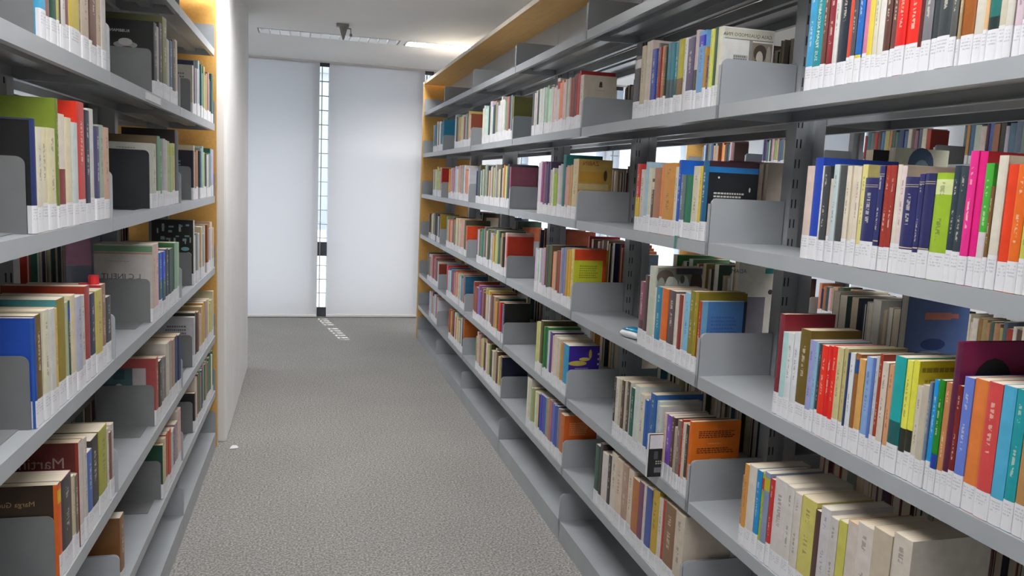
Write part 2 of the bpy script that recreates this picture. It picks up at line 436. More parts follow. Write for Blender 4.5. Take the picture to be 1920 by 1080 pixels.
# ceiling sensor with cone and dangling knob
sn = link('ceiling_sensor', None, loc=(0.262, 5.87, CEIL_Z), label='dark grey cone shaped sensor hanging from the ceiling', cat='sensor')
m = MB(); m.box(-0.042, 0.042, -0.03, 0.03, -0.018, 0.0); build('base_plate', m, GREYPLASTIC, sn, bevel=0.004)
m = MB(); m.cyl(0.006, 0, -0.105, -0.018, 0.006, 0.030, n=20); build('cone', m, GREYPLASTIC, sn)
m = MB(); m.box(0.03, 0.056, -0.004, 0.004, -0.03, -0.022); m.box(0.054, 0.060, -0.003, 0.003, -0.062, -0.024); m.cyl(0.058, 0, -0.078, -0.060, 0.010, 0.008, n=12); build('arm_knob', m, GREYPLASTIC, sn)

# ------------------------------------------------------------------ shelving rows
T = 0.0016
def shelf_mesh(sx, rear):
    """tray shelf with folded front and back lips, one bay long, front at x=0"""
    mb = MB()
    def bx(x0, x1, y0, y1, z0, z1):
        if rear: x0, x1 = ROW_W-x1, ROW_W-x0
        mb.box(x0, x1, y0, y1, z0, z1)
    y0, y1 = 0.0035, 0.9965
    bx(0, SH_D, y0, y1, -0.003, 0)
    bx(0, 0.0025, y0, y1, -LIP, -0.003)
    bx(0.0025, 0.016, y0, y1, -LIP, -LIP+0.002)
    bx(SH_D-0.0025, SH_D, y0, y1, -LIP, -0.003)
    bx(SH_D-0.016, SH_D-0.0025, y0, y1, -LIP, -LIP+0.002)
    bx(0.085, 0.125, y0, y1, -0.016, -0.003)
    return mb.mesh('shelf', STEEL, sx=sx)
def plate_mesh(sx, rear, flange=True):
    mb = MB(); r = 0.014; t = 0.111
    pts = [(0, -LIP), (SH_D, -LIP), (SH_D, t)]
    for k in range(6):
        a = math.pi/2 + k/5*math.pi/2
        pts.append((r+r*math.cos(a), t-r+r*math.sin(a)))
    if rear: pts = [(ROW_W-x, z) for x, z in pts]
    mb.prism(pts, -0.0011, 0.0011, 1)
    x0, x1 = (0, 0.0022)
    if rear: x0, x1 = ROW_W-x1, ROW_W-x0
    if flange: mb.box(x0, x1, -0.0011, 0.0130, -LIP, t-r)
    return mb.mesh('side_plate', STEEL, sx=sx)
def row(name, label, sx, loc, rotz, ks, rear_levels='ABCDEF', end_far=True, slots=(), group=None, levels='ABCDEFG'):
    r = link(name, None, loc=loc, rotz=rotz, label=label, cat='bookshelf', group='metal library shelving rows')
    sm = [shelf_mesh(sx, False), shelf_mesh(sx, True)]
    fl = sx > 0
    pm = [plate_mesh(sx, False, fl), plate_mesh(sx, True, fl)]
    pf = [plate_mesh(sx, False, False), plate_mesh(sx, True, False)]
    base = MB(); base.box(0, ROW_W, 0.002, 0.998, Z['G']-0.003, Z['G']); base.box(0, 0.003, 0.002, 0.998, 0.0, Z['G']-0.003); base.box(ROW_W-0.003, ROW_W, 0.002, 0.998, 0.0, Z['G']-0.003)
    base_me = base.mesh('base_shelf', STEEL, sx=sx)
    bp = MB(); bp.box(0.2065, 0.2935, 0.0015, 0.9985, Z['A']+0.001, CANOPY_Z-0.0005); bp_me = bp.mesh('back_panel', STEEL, sx=sx)
    cp = MB(); cp.box(-0.004, ROW_W+0.004, 0.0012, 0.9988, CANOPY_Z, CANOPY_Z+0.022); cp_me = cp.mesh('canopy_panel', WOOD, sx=sx)
    ct = MB(); ct.box(0.0, ROW_W, 0.0012, 0.9988, CANOPY_Z+0.022, CANOPY_Z+0.0235); ct_me = ct.mesh('bounce_sheet', EDGE, sx=sx)  # unseen pale sheet added so light bounced onto the ceiling turns cream
    ce = MB(); ce.box(-0.006, -0.0042, 0.0012, 0.9988, CANOPY_Z, CANOPY_Z+0.022); ce_me = ce.mesh('edge_band', EDGE, sx=sx)
    po = MB()
    po.prism([(0.208, -0.022), (0.208, 0.022), (0.214, 0.022), (0.214, 0.016), (0.286, 0.016), (0.286, 0.022), (0.292, 0.022), (0.292, -0.022), (0.262, -0.022), (0.262, -0.012), (0.238, -0.012), (0.238, -0.022)], Z['G'], CANOPY_Z-0.001, 2)
    po_me = po.mesh('post', STEEL, sx=sx)
    sl = MB()
    zz = 0.2
    while zz < 2.1:
        for xx in (0.2125, 0.2235): sl.box(xx-0.0014, xx+0.0014, -0.0230, -0.0215, zz, zz+0.022)
        zz += 0.05
    sl_me = sl.mesh('slots', SLOT, sx=sx)
    for k in ks:
        for lv in levels:
            if lv == 'G':
                b = link('base_shelf', base_me, r, loc=(0, k, 0))
                link('side_plate', pm[0], b, loc=(0, 0.0036, Z['G'])); link('side_plate', pf[0], b, loc=(0, 0.9964, Z['G']))
                continue
            for rear in (0, 1):
                if rear and lv not in rear_levels: continue
                s = link('shelf', sm[rear], r, loc=(0, k, Z[lv]))
                link('side_plate', pm[rear], s, loc=(0, 0.0022, 0))
                link('side_plate', pf[rear], s, loc=(0, 0.9968, 0))
        link('back_panel', bp_me, r, loc=(0, k, 0))
        c = link('canopy_panel', cp_me, r, loc=(0, k, 0)); link('edge_band', ce_me, c); link('bounce_sheet', ct_me, c)
    for k in list(ks) + [max(ks)+1]:
        p = link('post', po_me, r, loc=(0, k, 0))
        if k in slots: link('slots', sl_me, p, kind='stuff')
    if end_far:
        y = max(ks)+1
        e = MB(); e.box(-0.004, ROW_W+0.004, 0.024, 0.048, 0.0, CANOPY_Z+0.022)
        ep = link('end_panel', e.mesh('end_panel', WOOD, sx=sx), r, loc=(0, y, 0))
        e = MB(); e.box(-0.006, -0.0042, 0.024, 0.048, 0.0, CANOPY_Z+0.022)
        link('edge_band', e.mesh('edge_band', EDGE, sx=sx), ep)
    return r
row_r = row('library_shelving', 'long double-sided grey metal bookshelf row on the right of the aisle', 1, (XR, YR, 0), 0, range(-1, 6), slots=(1, 2, 3))
row_l = row('library_shelving', 'grey metal bookshelf row on the left of the aisle, ending at the white pillar', -1, (XL, YL, 0), AL, range(-2, 2), slots=(0,))
XN = 3.45
row_n = row('library_shelving', 'next grey metal bookshelf row seen through the gaps behind the right row', 1, (XN, YR, 0), 0, range(0, 6))
# book tables: (position along the row, thickness, height in mm, colour, extras)
BK = {
 ('R','B',1): [
  (943,11.3,201,'8a8c90'), (955,13.8,203,'dcc8d4'), (970,13,227,'dad6cc'), (983,13.4,209,'d2cdb8'),
  (997,19.7,214,'10706a',dict(c2='103030',sp=0.3)), (1018,8,214,'e0b888',dict(c3='303030')), (1026,16.9,226,'d8d4c6'), (1044,23.9,207,'9a5820'),
  (1068,6,212,'b09a78'), (1075,12.8,213,'585a58'), (1088,25.7,199,'3a4246'), (1115,13.7,214,'343c42'),
  (1129,19.9,211,'7a7a80'), (1149,8.4,232,'5c1418'), (1158,28.6,210,'f42c20'), (1187,23.3,208,'f03020',dict(c2='e01018',sp=0.5)),
  (1211,14.2,212,'6a4440'), (1226,16.2,233,'5a3832'), (1243,16.5,228,'e4e2dc'), (1260,11.6,200,'dcd8c4'),
  (1272,13.6,197,'e6cf50'), (1286,12.1,213,'cf7fa2'), (1299,16,227,'1c68b8',dict(c2='e8d040',sp=0.22)), (1316,12.6,207,'4a4a50'),
  (1329,10.9,200,'d8482c'), (1340,26.8,230,'1e2836'), (1368,13.5,228,'d8d8d4'), (1382,22,201,'8a2530'),
  (1405,14.1,223,'6a4038'), (1419,27.5,197,'14909a',dict(txt='sus')), (1447,22.6,225,'3aa0d0'),
 ],
 ('R','C',1): [
  (884,14.4,190,'c0b8a8'), (899,11.4,182,'c8cc60'), (911,17.3,185,'ee7020'), (929,19.1,185,'ea4414'),
  (949,16.1,198,'e2dccc'), (966,6.7,153,'7a5a30'), (973,14.2,187,'48b03c',dict(c2='d8d0d4',sp=0.45)), (988,14.6,205,'e81c86',dict(cc='c81030',d=160,wt=1)),
  (1003,15,206,'f02e92',dict(wt=1)), (1019,14.8,183,'34424c'), (1034,12.2,184,'2c3c48'), (1047,34.6,173,'9cc030',dict(hb=1,c3='dce8a8')),
  (1082,22.9,172,'2a2c60',dict(hb=1,gold=1)), (1105,11.5,171,'2e3068',dict(hb=1,gold=1)), (1118,30.5,166,'2a2c64',dict(hb=1,gold=1)), (1149,12.2,185,'e4d4d4',dict(cc='d8c8b8',d=150)),
  (1161,10.8,187,'e2dccc'), (1173,12.7,186,'9c342a',dict(wt=1)), (1186,12.9,186,'a0382c',dict(wt=1)), (1200,13.2,185,'30346a',dict(hb=1,gold=1)),
  (1214,33.2,164,'2c2f66',dict(hb=1,gold=1)), (1247,14.1,188,'e6dc90'), (1262,12.5,184,'e4dac8'), (1275,12.7,186,'e0d6c2'),
  (1288,13,186,'e2d9c6'), (1302,21.2,187,'484c4c'), (1324,15.6,189,'c4d4d6'), (1340,11.8,162,'dcd0c4'),
  (1352,18.3,186,'404448'), (1371,5.8,187,'e0ddd4'), (1378,25.5,203,'1446b4',dict(d=175,cc='1848b8')), (1404,24.1,187,'dcc8bc'),
 ],
 ('R','D',1): [
  (831,16.4,216,'8c98b0'), (848,19.1,211,'b88c58'), (868,17.5,210,'14a0a8'), (886,21.6,210,'54b4dc'),
  (908,25,209,'d84c4c'), (934,26,207,'e88440'), (960,17.8,205,'6c84dc'), (979,10.2,188,'7c1c14',dict(wt=1)),
  (990,11.7,255,'5c1c40',dict(cc='8c1c54',d=150,cov='magenta',hb=1)), (1002,11.9,187,'c88858'), (1014,12.2,188,'1c8418',dict(c2='2440a4',sp=0.35)), (1027,11,185,'2098dc'),
  (1039,5.3,179,'7888a0'), (1045,14.3,171,'c8c0ae'), (1060,13.1,166,'d8d2c0'), (1073,13.3,206,'e8e650',dict(c2='2c3028',sp=0.42,cc='d8c808',cov='yellow')),
  (1087,13.6,203,'ecec60',dict(c2='2c3028',sp=0.42)), (1101,25.4,205,'14a8a8',dict(c2='106060',sp=0.45)), (1127,12.8,186,'dca074'), (1141,14.7,187,'dccec0'),
  (1156,8.1,199,'a03c20',dict(cc='9c3018',d=125)), (1165,8.2,193,'c8ccd4'), (1173,6.5,188,'5c7cc4'), (1181,17.4,187,'8cb0e4'),
  (1199,16,179,'dca860'), (1215,14.4,186,'96602c',dict(c3='1c4c8c')), (1230,12.8,184,'dfe6f0'), (1244,5.2,182,'2c3c6c'),
  (1249,11.2,189,'c4b880'), (1261,17.4,187,'d2c894'), (1279,13.7,186,'e82c1c'), (1293,13.9,184,'e01a10'),
  (1308,18.5,181,'ec3418'), (1327,8,181,'3c4444'), (1336,10.3,183,'90bcd8'), (1346,17.1,184,'a0a4d8'),
  (1364,33.7,201,'6e5c20',dict(d=118)), (1398,20.6,189,'dfe4ea'), (1420,21.2,184,'e2e6ea'), (1441,19.2,182,'b4dcdc'),
  (1461,17.1,218,'7a2a38',dict(cc='8c2030',d=125,wt=1)),
 ],
 ('R','E',1): [
  (1043,42.7,242,'d8d0c4'), (1087,45.4,231,'c8bca8'), (1133,40.9,222,'dcd4cc'), (1174,27.5,212,'d8ccc4',dict(cc='c06a10',d=140)),
  (1202,23.1,203,'ccc860'), (1226,23.9,199,'d0ccc8'), (1250,28.9,208,'d4d0d4'), (1280,15.3,193,'584038'),
  (1296,47.4,204,'d4cc70'), (1344,24.5,201,'dad4cc'), (1369,25.2,206,'dcd8d2'), (1395,44.8,206,'dcd6d4'),
  (1440,15,196,'c83030',dict(d=158,cc='c81c1c')), (1456,20.7,204,'8898b4',dict(c3='c8c030')), (1477,10.2,197,'b0c020',dict(c3='c03018')), (1488,19.6,197,'2090d0'),
  (1508,31.5,198,'e0d8cc'), (1540,16.8,193,'d89848'), (1557,7.2,163,'b88a60'),
 ],
 ('R','B',2): [
  (1821,23.8,191,'dcdac4',dict(cov='news',cc='e4e4e0',d=143)), (1845,15,190,'3c5840'), (1861,15.2,191,'d8dc70'), (1877,15.5,129,'604868'),
  (1893,12.4,153,'b88c48'), (1906,36,197,'70a8e0',dict(c3='3030b8')), (1943,16.5,203,'c8b8b4',dict(c2='485048',sp=0.5)), (1960,37.9,187,'5c5070'),
  (1998,17.4,192,'dcdade',dict(nolab=1)), (2016,36.2,193,'b8b024',dict(c2='7c5c30',sp=0.46)), (2053,22.1,188,'3c8494',dict(c2='40504c',sp=0.48)), (2076,22.5,191,'36808f',dict(c2='46585c',sp=0.48)),
  (2099,27,195,'347c90',dict(c2='3c4c50',sp=0.48)), (2126,11.4,187,'3c4030'), (2138,19.7,192,'b87850'), (2159,20.1,192,'943028'),
  (2179,12,205,'606868'), (2192,33.6,192,'3448a0'), (2226,21.2,221,'d4c4bc'), (2248,26.1,221,'d2c8b4'),
  (2275,31.3,213,'c8bca0'), (2306,46.4,189,'1c1a1a',dict(c3='d8d4cc')),
 ],
 ('R','C',2): [
  (1831,31.2,204,'24648c',dict(cov='black',cc='20242a',d=140,hb=1)), (1863,13.9,191,'e8c434'), (1878,36.4,191,'dcd4bc'), (1915,45.5,169,'0c7858'),
  (1961,19.2,169,'748084'), (1981,19.5,208,'1058c0',dict(cc='1868d0',d=150)), (2001,19.9,190,'dcd8c8'), (2021,67.6,201,'d49440'),
  (2089,17.1,197,'e88c50'), (2107,44.8,188,'b07858'), (2152,18,157,'5c5048',dict(c3='d8d0c0')), (2171,23.1,188,'d8d4c0'),
  (2195,28.5,206,'a8c8dc'), (2224,29.2,184,'d0ccc4'), (2254,29.9,201,'c0302c',dict(c2='d8b830',sp=0.5)),
 ],
 ('R','D',2): [
  (1816,17.5,190,'b4401c',dict(cov='bluecover',cc='4878b0',d=128)), (1834,17.9,209,'a08c28',dict(cc='7c7014',d=140,hb=1)), (1852,25.8,210,'8c8430'), (1879,30.3,201,'88c4e8'),
  (1910,7.3,195,'c4b8a8'), (1917,27.4,190,'8c2c2c'), (1945,15.7,189,'d8d0c0'), (1962,45.5,194,'5c4c50'),
  (2008,38.5,194,'e47024'), (2047,38,194,'0c88ac'), (2086,10.4,188,'dcd8cc'), (2097,41.6,247,'c8ccbc',dict(cov='photo',cc='b0b8b0',d=150)),
  (2139,28.4,216,'50383c'), (2168,34.1,193,'8c4c64',dict(c2='5c3440',sp=0.4)),
 ],
 ('R','E',2): [
  (1808,16,209,'dc6c14',dict(cov='orange',cc='e0741c',d=142)), (1824,14.7,195,'4c4440'), (1840,16.5,194,'d8c8b8'), (1857,9.6,200,'a82c2c'),
  (1867,19.3,193,'887870'), (1887,15.6,168,'b8a898'), (1903,20,191,'5c4440'), (1924,30.5,188,'7c54bc'),
  (1955,14.9,188,'d8c0a8'), (1970,11.6,125,'e0e0e2',dict(out=42,d=150,cc='16161a',cov='case',hh=125,nolab=1)), (1990,17.1,197,'ccd0d4'), (2007,20.1,206,'c0d0cc'),
  (2028,36.3,220,'3068a8',dict(d=150)), (2065,18.3,194,'2c5cb0'), (2084,21.5,188,'3068b8'), (2106,35.7,198,'e0dccc'),
  (2142,34.8,215,'d4dcd8'), (2177,30.5,199,'0c6458'), (2209,9.9,210,'d0ccc4'), (2219,20.7,209,'585450'),
  (2240,21.1,206,'c8bca8'), (2262,21.5,202,'604c44'), (2284,16.2,199,'c8c0a8'), (2301,25.6,199,'dcd8cc'),
  (2327,19.1,197,'403838'),
 ],
 ('R','F',2): [
  (1714,50.5,226,'d0c4b4'), (1765,64.8,225,'8c6c50'), (1830,15.4,223,'b83c38'), (1846,27.9,218,'dcd0c4'),
  (1875,41.4,229,'c8a83c'), (1917,38.6,219,'4c60a4'), (1956,17.2,218,'d8d0cc'), (1974,35.9,215,'7c4c6c'),
  (2010,46.6,208,'b87848'), (2057,38.5,222,'e0d0bc'), (2096,39.8,223,'b49888'), (2137,46.4,224,'dcc8b4'),
  (2184,48.2,230,'e0d6c6'), (2233,27.3,210,'443c40'), (2261,51.1,202,'dcd4d0'), (2312,29,223,'403c38'),
  (2342,35.8,206,'385c50'),
 ],
 ('R','B',3): [
  (2817,36.1,191,'d8d0c0',dict(cov='emblem',cc='cfc4b4',d=128)), (2854,37,210,'a82028',dict(d=135)), (2891,37.9,204,'883040'), (2930,38.9,194,'94503c'),
  (2969,39.9,198,'ccc4b4'), (3010,40.9,195,'d8ccb8'), (3051,50.7,197,'e09c64'), (3103,34.5,211,'dcd4cc',dict(c3='b02c28')),
  (3138,44.3,186,'d4d0cc'), (3183,64.3,185,'dcdcd6'), (3248,57,197,'a8b4a8'), (3305,79.3,195,'e2e6e4'),
  (3385,30.3,183,'383c40'), (3416,41.4,192,'e0dfda'), (3458,31.6,190,'58585c'),
 ],
 ('R','C',3): [
  (2826,61,226,'d0bc90',dict(cov='beige',cc='b89850',d=135)), (2888,47.2,205,'c4a070'), (2935,37,203,'d0a8b0'), (2973,32.9,245,'0c7070',dict(d=150,cc='087878')),
  (3007,63.2,209,'b4b8b4'), (3070,52.9,173,'a0b840'), (3124,45.3,194,'d8dcc8'), (3170,65.9,219,'443c60'),
  (3236,58.4,223,'8c5468'), (3295,50.1,224,'e2dfe2'),
 ],
 ('R','D',3): [
  (2813,30.7,233,'dccc74',dict(cov='lime',cc='dc4810',d=128)), (2845,55.7,228,'dcac24'), (2901,74.8,230,'8c90a8'), (2976,51.6,210,'a04430'),
  (3029,44.2,203,'d0a890'), (3083,93.2,225,'5c5440'), (3176,68.2,205,'c8a0c4'), (3245,81.4,196,'e4e6ea'),
 ],
 ('R','E',3): [
  (2787,63.6,199,'1c9ccc',dict(cov='violet',cc='3c2498',d=125)), (2851,40.9,198,'d08840'), (2893,24.8,203,'dccfb4'), (2918,33.9,203,'e0d4c4'),
  (2953,43.6,207,'dcd8cc'), (2997,35.6,209,'54408c',dict(cc='4c3880',d=135)), (3033,17.8,210,'e0e4e8'), (3051,65.4,220,'1c7c50',dict(cc='108048',d=140)),
  (3133,32.7,233,'605830'), (3166,59.7,221,'d8d89c'),
 ],
 ('R','F',3): [
  (2809,49.3,202,'c86c30',dict(cov='orange2',cc='d86420',d=135)), (2859,39.3,212,'8c8c88'), (2899,73.8,213,'3c64a8',dict(d=130,cc='2c50a0')), (2973,20,212,'b87090'),
  (2994,68,213,'b08880'), (3062,77.4,203,'4868b8'), (3140,19.5,195,'5c3838'), (3160,54,195,'d8ccb4'),
  (3222,55.9,200,'a8a070'), (3278,65.1,226,'dcd4cc'),
 ],
 ('L','B',0): [
  (-474,36.8,207,'48a8d4'), (-437,27.3,209,'8c6460'), (-409,40.3,202,'0c4c40'), (-368,17.6,209,'b8b068'),
  (-350,7.6,223,'4c4838'), (-342,31.1,204,'dcd8d4'), (-310,30.1,208,'7c4458'), (-279,74.3,213,'ccb850'),
  (-205,16.7,208,'4c4028'), (-187,53.5,202,'c4b4a4'), (-133,26.4,228,'5c3828'), (-106,55.8,213,'6c4434'),
  (-50,41.1,203,'c4b098'), (-8,39.8,207,'ccc8c4'),
 ],
 ('L','C',0): [
  (-543,27.9,196,'283468',dict(cov='lblack',cc='0c1018',d=150,hb=1)), (-514,33.5,183,'dcd8c4'), (-480,36.6,185,'e0d8b8'), (-443,46.6,186,'dcd4b0'),
  (-395,17.5,242,'6c7c30',dict(cc='74882c',d=150)), (-377,49.1,216,'e0d8c8',dict(c2='842c24',sp=0.52)), (-328,44.8,212,'e2d8b8'), (-282,37.6,205,'c8d4d4'),
  (-244,54.9,249,'c84440',dict(cc='d83418',d=150)), (-189,42,236,'242a40'), (-146,44.1,242,'d4d4d0'), (-101,34.4,207,'4c4c74'),
  (-66,42,212,'9cac9c'), (-24,50.5,209,'d0a890'),
 ],
 ('L','D',0): [
  (-555,14.8,198,'1848a0',dict(cov='lblue',cc='0850b8',d=155)), (-540,37.8,199,'6c5418'), (-501,37.6,202,'dcd8c0'), (-463,35.4,199,'d0d0cc'),
  (-427,20.2,195,'d8b878'), (-406,56,209,'948428',dict(cc='488890',d=160)), (-350,14.9,196,'a8ac90'), (-334,20.8,196,'145040',dict(c3='1850b0')),
  (-313,38,204,'dcd0b0'), (-274,44.9,196,'b4b8cc'), (-229,36.5,192,'d0ccc8'), (-191,38.1,208,'a04848',dict(cc='9c3420',d=160)),
  (-153,45.7,186,'384058'), (-106,60.6,187,'ccbc68'), (-45,44.7,193,'a07c68',dict(cc='a80838',d=160)), (0,51,158,'484c50'),
 ],
 ('L','E',0): [
  (-448,24.8,192,'d8601c',dict(cov='lorange',cc='3c2c14',d=150,c3='d8b020')), (-423,72.4,191,'3c3838',dict(cc='803060',d=145)), (-350,23.8,175,'c8bca0'), (-326,31.4,166,'746858'),
  (-288,34.6,228,'d0c8c4',dict(cov='martin',cc='5c2014',d=160)), (-252,29.5,226,'ccc4bc'), (-222,44.1,185,'4468b0'), (-178,70.2,199,'2c2828'),
  (-107,81.5,200,'a8a840',dict(cc='a0982c',d=150)), (-25,22.5,183,'d4ccc0'), (-2,23,168,'7c5450'), (22,29.7,181,'c8c4c0',dict(d=160)),
 ],
 ('L','B',1): [
  (561,51.8,211,'1c2034',dict(cov='lfan',cc='14161a',d=150)), (613,42.9,207,'b4b0ac'), (657,51.4,226,'34342c'), (709,80.2,252,'74784c'),
  (797,62.4,197,'b8b0a4'), (860,51.9,202,'4c6488'), (912,67.9,210,'3c3438'), (981,59.6,221,'c4b09c'),
 ],
 ('L','C',1): [
  (508,76.5,193,'c8ccc0',dict(cov='lwhite',cc='c4c4bc',d=150)), (585,102.3,218,'5c9474',dict(cc='74644c',d=160)), (688,88.4,214,'b4b0bc'), (777,171.1,210,'b0ac74',dict(c3='a8b02c')),
  (948,74.3,254,'24262c',dict(d=170,cc='141414')),
 ],
 ('L','D',1): [
  (495,111.1,234,'d4c4b0',dict(cov='lcream',cc='c4bfbc',d=160)), (607,111.8,200,'1c64c0',dict(c2='2c6058',sp=0.55,cc='2c78d0',d=150)), (719,173.5,202,'242c40',dict(cc='202838',d=165)), (893,129.4,209,'8cac98',dict(cc='3c7c50',d=170)),
 ],
 ('L','E',1): [
  (536,48.3,215,'a85c50',dict(cov='lbrick',cc='a44848',d=160)), (592,52.8,194,'4c3828'), (646,82.5,195,'7c8888'), (736,64.2,224,'d0ccb8',dict(cc='c8c4bc',d=150)),
  (801,123.9,220,'b0a498'), (926,129,214,'2c4470',dict(cc='b83418',d=150)),
 ],
 ('L','F',1): [
  (628,33.3,183,'c8b890',dict(cc='0c4c38',d=150)), (662,39.1,195,'d4c4a0'), (702,114.9,198,'b84820'), (817,43.8,177,'d0ccc8'),
  (862,48.1,175,'5c688c'), (910,74,182,'a88c94'), (985,100.4,210,'d0c8c0'),
 ],
}

# ------------------------------------------------------------------ books
BOOK_GAIN = 0.88
def alb(h, g=None):
    c = lin(h); g = BOOK_GAIN if g is None else g
    return tuple(min(0.74, max(0.012, x*g)) for x in c)
def book_geo(cv, pg, lb, ox, oy, oz, t, h, d, col, o, rnd):
    """append one book to three mesh collectors: cover, pages, sticker; spine at x=ox facing -x, cover at y=oy facing -y"""
    hb = o.get('hb'); c = 0.0022 if hb else 0.0009
    c = min(c, t*0.2)
    main = alb(col); side = alb(o['cc']) if 'cc' in o else main
    b = min(0.004, t*0.16) if hb else min(0.0012, t*0.06)
    n = 6
    sp = [(0.0008 if not hb else 0.0, 0.0)] + [(-b*math.sin(math.pi*k/n), t*k/n) for k in range(1, n)] + [(0.0008 if not hb else 0.0, t)]
    levels = [0.0, h]
    def colour(z): return main
    if 'c2' in o:
        s_ = o['sp']*h; levels = [0.0, s_, h]; low = alb(o['c2'])
        colour = lambda z: low if z < s_ else main
    elif 'c3' in o:
        levels = [0.0, 0.80*h, 0.94*h, h]; band = alb(o['c3'])
        colour = lambda z: band if 0.80*h < z < 0.94*h else main
    elif o.get('gold'):
        levels = [0.0, .28*h, .29*h, .90*h, .905*h, .92*h, .925*h, h]; g_ = (0.62, 0.52, 0.30)
        colour = lambda z: g_ if (.28*h < z < .29*h or .90*h < z < .905*h or .92*h < z < .925*h) else main
    P = lambda x, y, z: (ox+x, oy+y, oz+z)
    for z0, z1 in zip(levels, levels[1:]):
        cc = colour((z0+z1)/2)
        for (xa, ya), (xb, yb) in zip(sp, sp[1:]):
            cv.face([P(xa, ya, z0), P(xa, ya, z1), P(xb, yb, z1), P(xb, yb, z0)], cc,
                    [(ya/t, z0/h), (ya/t, z1/h), (yb/t, z1/h), (yb/t, z0/h)])
    xs = sp[0][0]
    cv.face([P(xs, 0, 0), P(d, 0, 0), P(d, 0, h), P(xs, 0, h)], side)
    cv.face([P(xs, t, 0), P(xs, t, h), P(d, t, h), P(d, t, 0)], side)
    # inner faces, edges
    cv.face([P(c, c, 0), P(c, c, h), P(d, c, h), P(d, c, 0)], side)
    cv.face([P(c, t-c, 0), P(d, t-c, 0), P(d, t-c, h), P(c, t-c, h)], side)
    cv.face([P(d, 0, 0), P(d, c, 0), P(d, c, h), P(d, 0, h)], side)
    cv.face([P(d, t-c, 0), P(d, t, 0), P(d, t, h), P(d, t-c, h)], side)
    for z, fl in ((0.0, False), (h, True)):
        def q(pts): cv.face([P(x, y, z) for x, y in (pts if fl else pts[::-1])], side)
        q([(xs, 0), (d, 0), (d, c), (c, c)])
        q([(xs, t), (c, t-c), (d, t-c), (d, t)])
        q([(xs, 0), (c, c), (c, t-c), (xs, t)] + [(x, y) for x, y in sp[-2:0:-1]])
    i = 0.003 if hb else 0.0006
    pc = rnd.choice([(0.62, 0.50, 0.35), (0.70, 0.62, 0.50), (0.72, 0.68, 0.60), (0.66, 0.56, 0.42)])
    pg.box(ox+c, ox+d-i-0.0006, oy+c+0.0001, oy+t-c-0.0001, oz+i, oz+h-i, pc)
    if lb is not None and not o.get('nolab'):
        lh = rnd.uniform(0.041, 0.052); e = 0.0004; wr = 0.007
        pts = [(wr, -e), (xs, -e)] + [(x-e, y) for x, y in sp] + [(xs, t+e), (wr, t+e)]
        for (xa, ya), (xb, yb) in zip(pts, pts[1:]):
            ua, ub = min(1, max(0, ya/t)), min(1, max(0, yb/t))
            lb.face([P(xa, ya, 0.0008), P(xa, ya, lh), P(xb, yb, lh), P(xb, yb, 0.0008)], (0.74, 0.75, 0.79), [(ua, 0), (ua, 1), (ub, 1), (ub, 0)])

